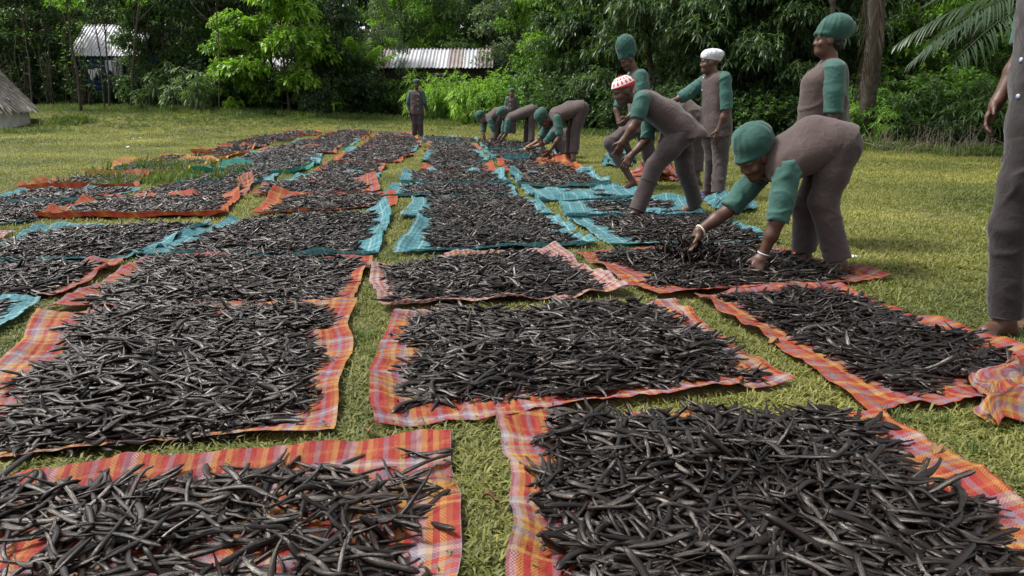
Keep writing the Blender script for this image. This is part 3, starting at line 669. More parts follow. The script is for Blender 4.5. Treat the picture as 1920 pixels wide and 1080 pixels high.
def make_shrub(seed, h, r_c, stems, leaf, per, spread=.5, tr=.018, bare=.25):
    r = np.random.RandomState(seed); mb = MB(); parts_p, parts_d = [], []
    for k in range(stems):
        a = r.uniform(0, 6.28); q = r_c * math.sqrt(r.rand()); tip = np.array([math.cos(a) * q, math.sin(a) * q, h * r.uniform(.5, 1.0) * (1 - .35 * (q / r_c) ** 2)])
        base = np.array([tip[0] * .35, tip[1] * .35, -.03]); pts = limb(mb, base, tip, tr, tr * .3, r, .10, 7, 5)
        t = r.uniform(bare, 1, per); x = t * 6; i = np.minimum(x.astype(int), 5); f = (x - i)[:, None]
        q_ = pts[i] * (1 - f) + pts[i + 1] * f + r.normal(0, spread * .22, (per, 3)) * np.array([1, 1, .7])
        parts_p.append(q_); dd = q_ - (base + [0, 0, h * .2]); parts_d.append(dd + r.normal(0, .3, (per, 3)) + [0, 0, .15])
    p, d = np.concatenate(parts_p), np.concatenate(parts_d); V, F = leaves(p, d, *leaf, r); V[:, 2] = np.maximum(V[:, 2], .03)
    return mb.mesh('stems', True), mesh_np('foliage', V, F)
ML = (9, .24, .048, .55, (.5, 1.6)); BL = (7, .15, .065, .3, (.5, 1.7)); RL = (7, .20, .085, .55, (.4, 1.5)); SL = (8, .10, .04, .25, (.4, 1.6)); FL = (11, .17, .028, .5, (.5, 1.5)); XL = (8, .27, .040, .65, (.6, 1.5))
TREE = {
    'broad': [make_tree(11 + k, 7.0, 2.3, 16, 230, BL, .7, .12) for k in range(3)],
    'mango': [make_tree(31 + k, 6.5, 2.3, 17, 170, ML, .5, .14) for k in range(3)],
    'bright': [make_tree(51 + k, 6.0, 2.0, 17, 190, (8, .24, .10, .55, (.4, 1.5)), .35, .07) for k in range(2)],
    'fine': [make_tree(61 + k, 7.5, 2.2, 18, 280, (8, .12, .042, .3, (.5, 1.7)), .5, .10) for k in range(2)],
    'big': [make_tree(71 + k, 10, 3.2, 18, 100, (7, .26, .12, .3, (.5, 1.7)), .6, .2) for k in range(2)],
    'thin': [make_tree(81 + k, 6.0, 1.5, 9, 130, BL, 2.3, .05) for k in range(3)],
}
SHRUB = {
    'leafy': [make_shrub(111 + k, 1.7, 1.0, 26, SL, 42) for k in range(3)],
    'fern': [make_shrub(121 + k, 1.5, 1.1, 26, FL, 30, .6) for k in range(3)],
    'long': [make_shrub(131 + k, 1.9, .9, 12, XL, 12, .35, .022, .55) for k in range(2)],
    'big': [make_shrub(141 + k, 2.6, 1.4, 30, BL, 50, .8) for k in range(2)],
    'stalky': [make_shrub(151 + k, 3.4, .9, 16, (5, .12, .05, .3, (.5, 1.6)), 7, .5, .028, .3) for k in range(3)],
}
tr_rng = np.random.RandomState(4)
def edge_at(px):
    Y = 25.0
    for _ in range(8): Y = .5 * Y + .5 * float(edge_y(P(px, 183, Y)[0]))
    return Y
def plant(bank, key, var, px, Y, leafm, label, cat, group=None, s=1.0, sx=None, bark=None, name=None, z=0.0):
    X = P(px, 183, Y)[0]; ms = (TREE if bank == 'T' else SHRUB)[key]; a, b = ms[var % len(ms)]
    e = empty(name or ('forest_tree' if bank == 'T' else 'forest_shrub'), (X, Y, float(gz(X, Y))), tr_rng.uniform(0, 6.28), (s * (sx or 1), s * (sx or 1), s))
    for me, m_, nm in ((a, bark or (BARKD if Y < 45 and key != 'long' else BARK), a.name.split('.')[0]), (b, LEAF[leafm], b.name.split('.')[0])):
        if not len(me.materials): me.materials.append(m_)
        o = bpy.data.objects.new(nm, me); COL.objects.link(o); o.parent = e
        o.material_slots[0].link = 'OBJECT'; o.material_slots[0].material = m_
    return tag(e, label, cat, group)
BARKD = mat_simple('dark_bark', (.028, .023, .017), (.085, .07, .052), 9, .9, .7, 30)
# far rows that close the view
k = 0
for row, (Y0, step, sc) in enumerate([(60, 95, 1.25), (50, 100, 1.1)]):
    for px in range(-250 + row * 60, 2250, step):
        if row == 1 and 930 < px < 1040: continue
        Y = Y0 - (0 if px < 1100 else (px - 1100) * .018) + tr_rng.uniform(-2, 2)
        plant('T', 'big', k, px + tr_rng.uniform(-20, 20), Y, (['mid', 'fresh', 'grey', 'mid'] if 660 < px < 1110 else ['dark', 'mid', 'dark', 'grey'])[k % 4], 'tall dense tree far back in the forest behind everything else', 'tree', 'tall trees far back in the forest', sc * tr_rng.uniform(.9, 1.15)); k += 1
# second row: dark filler close behind the edge
for px in range(-200, 2150, 105):
    Ye = edge_at(px); Y = (Ye if px < 1150 else max(Ye, 17)) + tr_rng.uniform(6.5, 9)
    if 120 < px < 270 or 690 < px < 940: Y += 5
    plant('T', ['broad', 'fine', 'broad'][k % 3], k, px + tr_rng.uniform(-25, 25), Y, (['fresh', 'mid', 'grey', 'bright', 'mid'] if 660 < px < 1110 else ['dark', 'mid', 'dark', 'grey', 'fresh'])[k % 5], 'leafy tree in the forest, behind the trees that line the lawn', 'tree', 'trees behind the lawn edge', tr_rng.uniform(.9, 1.15)); k += 1
# the trees one can tell apart along the lawn
for (bank, key, var, px, dY, lm, s, sx, label, cat, grp) in [
    ('T', 'thin', 0, 20, 2.0, 'mid', 1.0, 1.2, 'thin-stemmed dark tree rising behind the thatched hut', 'tree', None),
    ('T', 'broad', 2, 110, 2.9, 'dark', .9, .75, 'dark leafy tree close beside the blue shed', 'tree', None),
    ('T', 'broad', 0, 40, 2.6, 'dark', .85, .9, 'dark leafy tree over the thatched hut', 'tree', None),
    ('T', 'broad', 1, 285, 2.2, 'mid', .8, .75, 'mid green tree hiding the far end of the blue shed', 'tree', None),
    ('T', 'mango', 2, 640, 2.2, 'dark', .75, .8, 'dark drooping tree beside the tall bright tree', 'tree', None),
    ('T', 'broad', 2, 770, 7.5, 'fresh', 1.1, .9, 'fresh green tree above the corrugated roof', 'tree', None),
    ('T', 'fine', 1, 830, 8.5, 'mid', 1.15, .9, 'tall mid green tree above the corrugated roof', 'tree', None),
    ('T', 'broad', 0, 1055, 3.4, 'mid', .8, .8, 'mid green tree above the banana plant', 'tree', None),
    ('T', 'mango', 2, 1315, 2.6, 'mango', .8, .9, 'low mango tree between the tall-capped and white-capped workers', 'tree', None),
    ('T', 'mango', 0, 1460, 2.8, 'mango', .8, .9, 'low mango tree beside the standing woman', 'tree', None),
    ('T', 'fine', 0, -60, 3.0, 'dark', .9, 1.0, 'dense dark tree behind the thatched hut', 'tree', None),
    ('T', 'thin', 1, 95, 2.2, 'dark', 1.05, 1.1, 'slender tree between the thatched hut and the blue shed', 'tree', None),
    ('T', 'thin', 2, 262, 2.6, 'mid', 1.0, 1.0, 'slender tree in front of the blue shed corner', 'tree', None),
    ('T', 'broad', 0, 330, 3.6, 'mid', .95, .95, 'broad mid green tree beside the blue shed', 'tree', None),
    ('T', 'broad', 1, 395, 5.0, 'grey', 1.0, .9, 'grey green tree behind the long-leaved shrubs', 'tree', None),
    ('T', 'bright', 0, 540, 1.0, 'bright', 1.0, 1.0, 'bright yellow green tree with drooping leaves at the lawn edge', 'tree', None),
    ('T', 'bright', 1, 450, 1.2, 'bright', .62, .95, 'small bright green tree beside the tall bright tree', 'tree', None),
    ('T', 'broad', 2, 590, 3.4, 'grey', .9, 1.0, 'dusty grey green tree beside the bright yellow green tree', 'tree', None),
    ('T', 'fine', 1, 722, 2.6, 'grey', .8, .6, 'tall grey green tree at the rusty roof end', 'tree', None),
    ('T', 'mango', 0, 905, 12.0, 'dark', 1.0, 1.1, 'round dark mango tree rising behind the corrugated roof', 'tree', None),
    ('T', 'fine', 0, 1010, 8.0, 'fresh', .9, .9, 'fresh green tree between corrugated roof and mango trees', 'tree', None),
    ('T', 'mango', 1, 1110, 5.0, 'dark', 1.0, .9, 'dark mango tree beside the banana plant', 'tree', None),
    ('T', 'mango', 2, 1230, 3.2, 'mango', 1.0, 1.0, 'mango tree with drooping leaves behind the tall-capped worker', 'tree', None),
    ('T', 'mango', 0, 1390, 3.4, 'mango', .95, 1.05, 'mango tree with drooping leaves behind the white-capped worker', 'tree', None),
    ('T', 'mango', 1, 1520, 4.0, 'mango', .95, .9, 'mango tree with drooping leaves beside the palm trunk', 'tree', None),
    ('T', 'fine', 1, 1700, 5.5, 'mid', .9, 1.0, 'light green small-leaved tree behind the fern thicket', 'tree', None),
    ('T', 'broad', 1, 1810, 5.0, 'fresh', .8, 1.0, 'fresh green tree behind the oil palm fronds', 'tree', None),
    ('T', 'fine', 0, 1930, 5.5, 'mid', .9, 1.0, 'dense tree behind the oil palm trunk', 'tree', None),
]:
    Y = edge_at(px) + dY
    plant(bank, key, var, px, Y, lm, label, cat, grp, s, sx)
SH = 'shrubs along the lawn edge'
extra_shrubs = [('big', q, x, d, m_, sz, 1.0, lb) for q, (x, d, m_, sz, lb) in enumerate([(10, 2.0, 'dark', .9, 'big dark shrub'), (75, 2.4, 'dark', .9, 'big dark shrub'), (130, 2.6, 'dark', .7, 'big dark shrub'), (235, 3.4, 'dark', .55, 'low dark shrub'), (270, 1.8, 'mid', .8, 'mid green shrub'), (310, 2.2, 'dark', .9, 'big dark shrub'), (365, 2.6, 'dark', 1.0, 'big dark shrub'), (420, 2.2, 'mid', .8, 'mid green shrub'),
    (455, 1.6, 'dark', .6, 'low dark shrub'), (505, 1.5, 'dark', .6, 'low dark shrub'), (610, 2.0, 'mid', .9, 'mid green shrub'), (650, 1.8, 'dark', .75, 'big dark shrub'), (710, 2.6, 'fresh', .85, 'fresh green shrub'), (775, 2.4, 'mid', .75, 'mid green shrub'), (880, 2.6, 'fresh', .75, 'fresh green shrub'), (930, 2.2, 'mid', .7, 'mid green shrub'), (980, 3.0, 'fresh', 1.0, 'fresh green shrub'), (1030, 2.6, 'mid', 1.0, 'mid green shrub'),
    (1100, 2.4, 'dark', .9, 'big dark shrub'), (1160, 2.2, 'mid', .75, 'mid green shrub'), (1210, 2.2, 'dark', .7, 'big dark shrub'), (1290, 2.4, 'dark', .7, 'big dark shrub'), (1370, 2.6, 'dark', .7, 'big dark shrub'), (1450, 2.6, 'dark', .7, 'big dark shrub'), (1600, 2.2, 'mid', .7, 'mid green shrub'), (1660, 3.4, 'fresh', .8, 'fresh green shrub'), (1780, 3.6, 'mid', .8, 'mid green shrub'), (1840, 3.2, 'fresh', .7, 'fresh green shrub')])]
for (key, var, px, dY, lm, s, sx, label) in [
    ('stalky', 0, 45, .8, 'mid', 1.0, 1.2, 'tangle of bare stems'), ('stalky', 1, 100, .9, 'dark', 1.1, 1.2, 'tangle of bare stems'), ('stalky', 2, 150, .6, 'fresh', 1.0, 1.1, 'tangle of bare stems'),
    ('stalky', 0, 215, 3.0, 'dark', 1.1, .9, 'tangle of bare stems'), ('stalky', 1, 245, 2.0, 'mid', .9, .8, 'tangle of bare stems'),
    ('leafy', 0, 70, 1.4, 'dark', .8, 1.3, 'low dark shrub'), ('leafy', 1, 130, 1.6, 'dark', .8, 1.3, 'low dark shrub'), ('fern', 2, 160, 2.0, 'mid', .7, 1.2, 'feathery shrub'),
    ('long', 0, 285, -.6, 'pale', .62, 1.3, 'long-leaved shrub'), ('long', 1, 355, -.2, 'pale', 1.0, 1.1, 'long-leaved shrub'), ('long', 0, 330, .8, 'pale', 1.15, 1.0, 'long-leaved shrub'), ('long', 1, 385, .3, 'pale', .7, 1.1, 'long-leaved shrub'),
    ('big', 0, 480, 3.0, 'dark', .8, 1.2, 'big dark shrub'), ('big', 1, 560, 2.6, 'dark', .8, 1.1, 'big dark shrub'), ('leafy', 2, 590, .9, 'grey', 1.15, .8, 'grey green shrub'), ('leafy', 0, 625, 1.2, 'mid', 1.0, 1.0, 'mid green shrub'),
    ('big', 1, 680, 1.4, 'dark', .78, 1.0, 'big dark shrub'), ('big', 0, 735, 1.8, 'mid', .78, 1.0, 'mid green shrub'), ('stalky', 1, 755, .8, 'dark', .7, .6, 'tangle of bare stems'),
    ('fern', 0, 815, .6, 'bright', 1.35, .9, 'bright feathery shrub'), ('fern', 1, 860, .9, 'bright', 1.6, .8, 'bright feathery shrub'), ('fern', 2, 790, 1.9, 'bright', 1.7, .8, 'bright feathery shrub'), ('leafy', 1, 840, .3, 'fresh', .55, 1.2, 'low fresh green shrub'),
    ('fern', 0, 905, 1.0, 'bright', 1.55, .8, 'bright feathery shrub'), ('leafy', 2, 950, .9, 'fresh', 1.1, 1.0, 'fresh green shrub'), ('big', 0, 1000, 1.4, 'fresh', .75, 1.0, 'fresh green shrub'), ('leafy', 0, 1040, .9, 'mid', 1.1, 1.0, 'mid green shrub'),
    ('fern', 1, 960, 2.6, 'fresh', 1.6, .9, 'bright feathery shrub'), ('leafy', 1, 1085, .8, 'dark', 1.0, 1.0, 'low dark shrub'), ('big', 1, 1060, 2.4, 'mid', .85, 1.0, 'mid green shrub'),
    ('big', 0, 1130, 1.6, 'dark', .7, 1.0, 'big dark shrub'), ('leafy', 2, 1180, 1.2, 'dark', .9, 1.1, 'low dark shrub'), ('leafy', 0, 1260, 1.4, 'dark', .9, 1.2, 'low dark shrub'), ('leafy', 1, 1340, 1.6, 'dark', .9, 1.2, 'low dark shrub'), ('leafy', 2, 1430, 1.4, 'mid', .9, 1.2, 'mid green shrub'),
    ('leafy', 0, 1500, 1.6, 'dark', .9, 1.2, 'low dark shrub'), ('big', 1, 1560, 2.6, 'dark', .7, 1.1, 'big dark shrub'),
    ('fern', 0, 1640, 1.2, 'fresh', .95, 1.1, 'feathery shrub'), ('fern', 1, 1690, 2.2, 'mid', 1.2, 1.0, 'feathery shrub'), ('fern', 2, 1750, 2.6, 'mid', 1.2, 1.1, 'feathery shrub'), ('fern', 0, 1810, 2.2, 'mid', 1.15, 1.1, 'feathery shrub'), ('big', 0, 1870, 2.8, 'mid', .7, 1.1, 'mid green shrub'),
    ('leafy', 1, 1760, 4.0, 'bright', 1.2, 1.0, 'fresh green shrub'), ('big', 1, 1950, 2.2, 'dark', .7, 1.0, 'big dark shrub'), ('leafy', 2, 1720, 1.0, 'dark', .45, 1.6, 'low dark shrub'), ('leafy', 1, 1800, .9, 'dark', .42, 1.6, 'low dark shrub'),
] + extra_shrubs:
    near = ('behind the thatched hut' if px < 110 else 'in front of the blue shed' if px < 270 else 'at the lawn edge beside the dirt track' if px < 420 else 'beneath the bright yellow green tree' if px < 640 else
            'between bright tree and corrugated roof' if px < 770 else 'below the corrugated roof' if px < 935 else 'near the banana plant' if px < 1100 else 'under the mango trees' if px < 1590 else 'beside the palm trunk' if px < 1720 else 'behind the dry brush pile')
    Y = edge_at(px) + dY
    plant('S', key, var, px, Y, lm, label + ' ' + near, 'shrub', SH, s, sx, None)

# ------------------------------------------------------------------ palms, banana, slender trunks
def frond_mesh(seed, L, droop, n=34, ll=.5, lw=.035, hang=.5, r0=.02, dead=False):
    r = np.random.RandomState(seed); t = np.linspace(0, 1, 12); el = .75
    ax = np.stack([L * t * .9, 0 * t, L * (.42 * t - droop * t * t)], 1) if not dead else np.stack([.12 * np.sin(t * 2.5) * L, .02 * t, -L * t], 1)
    mb = MB(); mb.tube(ax, np.linspace(r0, r0 * .2, 12), 5); parts = []
    tt = np.linspace(.12, .99, n); P0 = np.stack([np.interp(tt, t, ax[:, k_]) for k_ in range(3)], 1); T = np.gradient(P0, axis=0); T /= np.linalg.norm(T, axis=1)[:, None]
    V, F3, F4 = [], [], []
    for sgn in (-1, 1):
        l = ll * np.sin(np.pi * np.clip(tt * .85 + .12, 0, 1)) ** .6 * r.uniform(.8, 1.1, n)
        d = T * .55 + np.array([0, sgn, 0]) * .8 + r.normal(0, .08, (n, 3)); 
        if dead: d = T * .75 + np.stack([sgn * np.full(n, .45), r.normal(0, .3, n), 0 * tt], 1)
        d /= np.linalg.norm(d, axis=1)[:, None]
        s = np.cross(d, [0, 0, 1.0] if not dead else [0, 1.0, 0]); s /= np.linalg.norm(s, axis=1)[:, None] + 1e-9
        q = lambda x: P0 + d * (l * x)[:, None] - np.array([0, 0, 1.0]) * (hang * l * x * x)[:, None]
        w = lw * r.uniform(.7, 1.2, n)[:, None]
        i = sum(len(v) for v in V) + np.arange(n) * 6
        V.append(np.stack([q(0), q(.3) + s * w * .5, q(.3) - s * w * .5, q(.7) + s * w * .4, q(.7) - s * w * .4, q(1)], 1).reshape(-1, 3))
        F3.append(np.stack([i, i + 2, i + 1], 1)); F3.append(np.stack([i + 3, i + 4, i + 5], 1)); F4.append(np.stack([i + 1, i + 2, i + 4, i + 3], 1))
    return mb.mesh('rachis', True), mesh_np('leaflets', np.concatenate(V), [np.concatenate(F3), np.concatenate(F4)])
def palm(name, px, Y, trunk_h, tr, fronds, L, droop, lm, label, ll=.5, lw=.035, z0=None, seed=0, elev=(.1, 1.1), azr=None):
    X = P(px, 183, Y)[0]; e = empty(name, (X, Y, float(gz(X, Y)))); r = np.random.RandomState(seed)
    mb = MB(); t = np.linspace(0, 1, 26); z = t * trunk_h
    mb.tube(np.stack([.06 * np.sin(z), .04 * np.cos(z * 1.3), z - .05], 1), tr * (1.15 - .25 * t) * (1 + .09 * (np.arange(26) % 2)), 10); mb.build('trunk', BARKD, e, True)
    a, b = frond_mesh(seed, L, droop, 56, ll, lw)
    for k_ in range(fronds):
        az = (azr[0] + (azr[1] - azr[0]) * (k_ + r.uniform(.2, .8)) / fronds) if azr else k_ * 2.4 + r.uniform(-.2, .2)
        f = link('frond', b, LEAF[lm], e, (0, 0, trunk_h)); f.rotation_euler = (r.normal(0, .15), -r.uniform(*elev), az); g = link('rachis', a, LEAF[lm], f)
    return tag(e, label, 'palm tree'), e
Yp = 17.6
pt, _ = palm('palm_tree', 1622, Yp, 6.2, .17, 14, 3.0, .5, 'palm', 'tall palm with a brown dead frond hanging down its trunk', seed=3, elev=(-.2, .8))
for k_, (px_, py_, L_) in enumerate([(1616, -30, 2.5), (1636, -60, 2.2)]):
    a, b = frond_mesh(60 + k_, L_, 0, 40, .30, .020, .9, .02, dead=True); q = P(px_, py_, Yp - .42 - .05 * k_)
    f = link('dead_frond', b, LEAF['dead'], pt, q - np.array(pt.location)); f.rotation_euler = (0, 0, [.2, -.3, .5][k_]); link('rachis', a, LEAF['dead'], f)
    if k_ == 0: f['label'] = 'brown dead frond hanging from the palm'
palm('palm_tree', 2020, 13.2, 2.6, .26, 24, 3.3, .62, 'palm', 'low oil palm with dark arching fronds over the brush pile', .62, .032, seed=5, elev=(-.25, .7), azr=(1.7, 7.4))
palm('palm_tree', 668, 33.5, 1.5, .08, 7, 2.4, .35, 'fresh', 'small feathery palm between bright tree and corrugated roof', .55, .05, seed=8, elev=(.5, 1.2))
palm('palm_tree', 988, 41, 4.6, .14, 9, 3.0, .35, 'bright', 'bright green palm rising behind the corrugated roof end', .6, .06, seed=9, elev=(.3, 1.1))
palm('palm_tree', 1075, 33, 1.2, .08, 8, 1.9, .4, 'fresh', 'small feathery palm beside the banana plant', .4, .05, seed=10, elev=(.2, 1.1))
def banana(px, Y, label):
    X = P(px, 183, Y)[0]; e = empty('banana_plant', (X, Y, 0)); r = np.random.RandomState(3)
    mb = MB(); mb.tube([[0, 0, -.05], [.03, 0, .8], [.0, .02, 1.7]], [.11, .09, .06], 9); mb.build('trunk', LEAF['fresh'], e, True)
    for k_ in range(7):
        t = np.linspace(0, 1, 9); L = r.uniform(1.2, 1.7); ax = np.stack([L * t * .85, 0 * t, L * (.65 * t - .75 * t * t)], 1); w = .24 * np.sin(np.pi * np.clip(t * .86 + .1, 0, 1)) ** .7
        V = np.concatenate([ax, ax + np.stack([0 * t, w, .12 * w - .15 * w * t], 1), ax + np.stack([0 * t, -w, .12 * w - .15 * w * t], 1)])
        i = np.arange(8); F = np.concatenate([np.stack([i, i + 1, i + 10, i + 9], 1), np.stack([i, i + 18, i + 19, i + 1], 1)])
        lf = link('leaf', mesh_np('leaf', V, F, True), LEAF['mid'], e, (0, 0, 1.6)); lf.rotation_euler = (0, r.uniform(-.2, .3), k_ * .9 + .3)
    tag(e, label, 'banana plant')
banana(1028, 30.5, 'banana plant with broad leaves near the pale thin trunk')
for k_, (x0, y0, x1, y1, Y, rad, lab) in enumerate([
    (1062, 205, 1068, -10, 29.0, .035, 'pale thin bare trunk rising behind the bending workers'), (1063, 150, 1036, 40, 29.1, .022, 'pale thin branch trunk leaning beside the taller pale trunk'),
    (412, 222, 410, 120, 30.2, .035, 'straight thin trunk at the edge of the bright tree'),
    (1565, 270, 1563, -20, 16.6, .075, 'smooth grey post trunk behind the standing green-capped woman'),
    (152, 205, 128, 20, 30.5, .06, 'crooked trunk before the blue shed, lowest branch forked'), (200, 160, 194, 30, 32, .045, 'thin trunk crossing the blue shed wall'), (190, 158, 176, 40, 32.2, .03, 'bent thin trunk beside the shed laundry'),
    (240, 170, 262, 60, 31.8, .06, 'leaning trunk at the blue shed corner'), (60, 200, 38, 10, 31.5, .035, 'thin leaning trunk behind the thatched hut')]):
    r = np.random.RandomState(k_ + 900); a, b = P(x0, y0, Y), P(x1, y1, Y); a[2] = -.05; e = empty('slender_tree', (a[0], a[1], float(gz(a[0], a[1])))); mb = MB()
    dv = (b - a); b2 = a + dv * (4.6 / max(dv[2], .5))
    pts = limb(mb, a - [a[0], a[1], 0], b2 - [a[0], a[1], 0], rad, rad * .5, r, .05, 10, 7)
    for q in range(4): limb(mb, pts[6 + q % 3], pts[9] + r.normal(0, .7, 3) * [1, 1, .4], rad * .4, rad * .15, r, .1, 5, 5)
    mb.build('trunk', BARK2 if k_ in (0, 1) else BARKD, e, True)
    p, d = clump_points([(pts[9] + r.normal(0, .5, 3) * [1, 1, .4], (.6, .6, .45)) for _ in range(4)], 120, r); V, F = leaves(p, d, *BL, r)
    link('crown', mesh_np('crown', V, F), LEAF[['mid', 'fresh', 'dark'][k_ % 3]], e); tag(e, lab, 'tree')

# ------------------------------------------------------------------ buildings
def mat_metal(name, c1, c2, rust):
    m, n, l, b = new_mat(name); tc = n.new('ShaderNodeTexCoord')
    t = N(n, 'ShaderNodeTexNoise', Scale=1.6, Detail=8, Roughness=.7); l.new(tc.outputs['Object'], t.inputs['Vector'])
    r_ = ramp(n, [(.35, c1), (.55, c2), (.68, rust)]); l.new(t.outputs[0], r_.inputs[0]); l.new(r_.outputs[0], b.inputs['Base Color'])
    b.inputs['Roughness'].default_value = .5; b.inputs['Metallic'].default_value = .25
    return m
TIN = [mat_metal('weathered_tin', (.42, .43, .45), (.33, .34, .36), (.2, .16, .14)), mat_metal('rusty_tin', (.26, .24, .24), (.19, .15, .14), (.13, .07, .055)), mat_metal('pale_tin', (.5, .5, .52), (.42, .42, .44), (.26, .22, .2))]
def tin_sheet(w, L, pitch=.17, amp=.028):
    nx = int(w / pitch * 6) + 1; x = np.linspace(0, w, nx); z = amp * np.sin(x / pitch * 2 * np.pi)
    V = np.concatenate([np.stack([x, np.full(nx, y), z], 1) for y in (0, L)]); i = np.arange(nx - 1)
    return mesh_np('roof_sheet', V, np.stack([i, i + 1, i + nx + 1, i + nx], 1), True)
def shed(name, px0, px1, y_eave, y_ridge, Y, depth, n_sheets, mats, wall_mat, label, boards=9, pitch=.17):
    a, b = P(px0, y_eave, Y), P(px1, y_eave, Y); ze = a[2]; zr = P(px0, y_ridge, Y + depth / 2)[2]; W = b[0] - a[0]
    e = empty(name, (a[0], Y, 0)); sl = math.hypot(depth / 2, zr - ze); an = math.atan2(zr - ze, depth / 2); sh = tin_sheet(W / n_sheets + .06, sl + .35, pitch)
    rf = empty('roof', (0, 0, 0)); rf.parent = e
    for k_ in range(n_sheets):
        o = link('roof_sheet', sh, mats[k_ % len(mats)], rf, (k_ * W / n_sheets, -.3 * math.cos(an), ze - .3 * math.sin(an) + .012 * (k_ % 2))); o.rotation_euler = (an, 0, 0)
        o = link('roof_sheet', sh, mats[(k_ + 1) % len(mats)], rf, ((k_ + 1) * W / n_sheets, depth + .3 * math.cos(an), ze - .3 * math.sin(an) + .012 * (k_ % 2))); o.rotation_euler = (an, 0, math.pi)
    bd = MB(); h = (ze - .02) / boards
    bd.box((W / 2 - .0, 0, 0), (W - .3, .03, h * .94)); bm = bd.mesh('plank')
    wl_ = empty('wall', (0, .1, 0)); wl_.parent = e
    for k_ in range(boards):
        o = link('plank', bm, wall_mat, wl_, (0, .004 * (k_ % 2), h * (k_ + .5)))
    mb = MB(); mb.box((.2, depth / 2, ze / 2), (.06, depth - .2, ze)); mb.box((W - .2, depth / 2, ze / 2), (.06, depth - .2, ze)); mb.box((W / 2, depth - .1, ze / 2), (W - .5, .06, ze)); mb.build('side_wall', wall_mat, e)
    tag(e, label, 'shed'); return e, W, ze
BLUEW = mat_simple('blue_painted_planks', (.02, .055, .10), (.035, .09, .15), 3, .75, .3, 20)
WOODW = mat_simple('dark_planks', (.03, .024, .018), (.07, .055, .04), 3, .85, .3, 20)
se, W, ze = shed('shed', 128, 262, 98, 48, 36.5, 3.4, 5, [TIN[0], TIN[2]], BLUEW, 'blue plank shed with pale corrugated tin roof behind thin trunks', 13, .16)
for (px_, py_, w_, h_) in [(172, 130, .35, .45), (207, 113, .5, .6), (220, 108, .35, .9), (183, 128, .3, .35)]:
    q = P(px_, py_, 36.3); rr = np.random.RandomState(int(px_)); u_, v_ = [a.ravel() for a in np.meshgrid(np.linspace(-.5, .5, 9), np.linspace(-1, 0, 9))]
    V = np.stack([u_ * w_ * (1 + .3 * v_ * math.sin(px_)), .05 * np.sin(u_ * 14 + v_ * 3), v_ * h_ * (1 + .25 * np.sin(u_ * 7 + px_))], 1); i = (np.arange(8)[:, None] * 9 + np.arange(8)[None]).ravel()
    o = link('hanging_laundry', mesh_np('hanging_laundry', V, np.stack([i, i + 1, i + 10, i + 9], 1), True), MC['white'], loc=q); tag(o, 'white laundry hanging before the blue shed wall', 'laundry', 'laundry on the blue shed')
shed('shed', 704, 922, 122, 92, 35.0, 3.2, 8, [TIN[1], TIN[0], TIN[2], TIN[0], TIN[2], TIN[1], TIN[0], TIN[1]], WOODW, 'long shed with rusty corrugated tin roof among the bushes', 8, .18)
# thatched hut
def hut():
    c = P(-70, 245, 25.6); c[2] = float(gz(c[0], c[1])); e = empty('thatched_hut', c); r = np.random.RandomState(2)
    mb = MB(); n_ = 28; a = np.arange(n_) * 2 * np.pi / n_
    prof = [(2.02, -.05), (2.03, .3), (2.0, .72)]
    for k_ in range(n_):
        pass
    V = np.concatenate([np.stack([R * np.cos(a), R * np.sin(a), np.full(n_, z)], 1) for R, z in prof]); j = np.arange(n_); q = (j + 1) % n_
    F = np.concatenate([np.stack([j + n_ * k_, q + n_ * k_, q + n_ * (k_ + 1), j + n_ * (k_ + 1)], 1) for k_ in range(2)])
    link('wall', mesh_np('wall', V, F, True), mat_simple('grey_mud_wall', (.34, .33, .31), (.55, .54, .51), 3, .95, .5, 12), e)
    V, F = [], []; n0 = 0
    R0, Z0, R1, Z1 = 2.22, .66, .12, 3.5
    th = mat_leaf('dry_thatch', (.06, .05, .042), (.55, .50, .46), .9, .05)
    core = np.concatenate([np.stack([(R) * np.cos(a), R * np.sin(a), np.full(n_, z)], 1) for R, z in [(R0 - .12, Z0 + .03), (R1 * .5, Z1 - .05)]])
    link('roof_core', mesh_np('roof_core', core, np.stack([j, q, q + n_, j + n_], 1), True), mat_simple('thatch_core', (.03, .025, .02), (.06, .05, .04)), e)
    for row in range(34):
        t = row / 33; R = R0 + (R1 - R0) * t; z = Z0 + (Z1 - Z0) * t; m_ = max(6, int(2 * math.pi * R / .062))
        aa = np.arange(m_) * 2 * np.pi / m_ + r.uniform(0, 1, m_) * .05; sl = np.array([R1 - R0, Z1 - Z0]); sl /= np.linalg.norm(sl)
        L = r.uniform(.17, .34, m_); w = r.uniform(.03, .06, m_); out = r.uniform(.0, .05, m_)
        ca, sa = np.cos(aa), np.sin(aa); tw = r.normal(0, .035, m_)
        top = np.stack([(R + sl[0] * .1) * ca, (R + sl[0] * .1) * sa, np.full(m_, z + sl[1] * .1)], 1)
        bot = np.stack([(R - sl[0] * L + out) * ca, (R - sl[0] * L + out) * sa, z - sl[1] * L + .015 + out * .6], 1); s = np.stack([-sa, ca, 0 * ca], 1)
        V.append(np.stack([top - s * w[:, None] * .5, top + s * w[:, None] * .5, bot + s * (w * .4 + tw)[:, None], bot - s * (w * .4 - tw)[:, None]], 1).reshape(-1, 3))
        i = n0 + np.arange(m_) * 4; F.append(np.stack([i, i + 1, i + 2, i + 3], 1)); n0 += m_ * 4
    o = link('thatch', mesh_np('thatch', np.concatenate(V), np.concatenate(F)), th, e); o['kind'] = 'stuff'
    tag(e, 'low round hut with grey thatched roof at the lawn edge', 'hut')
hut()
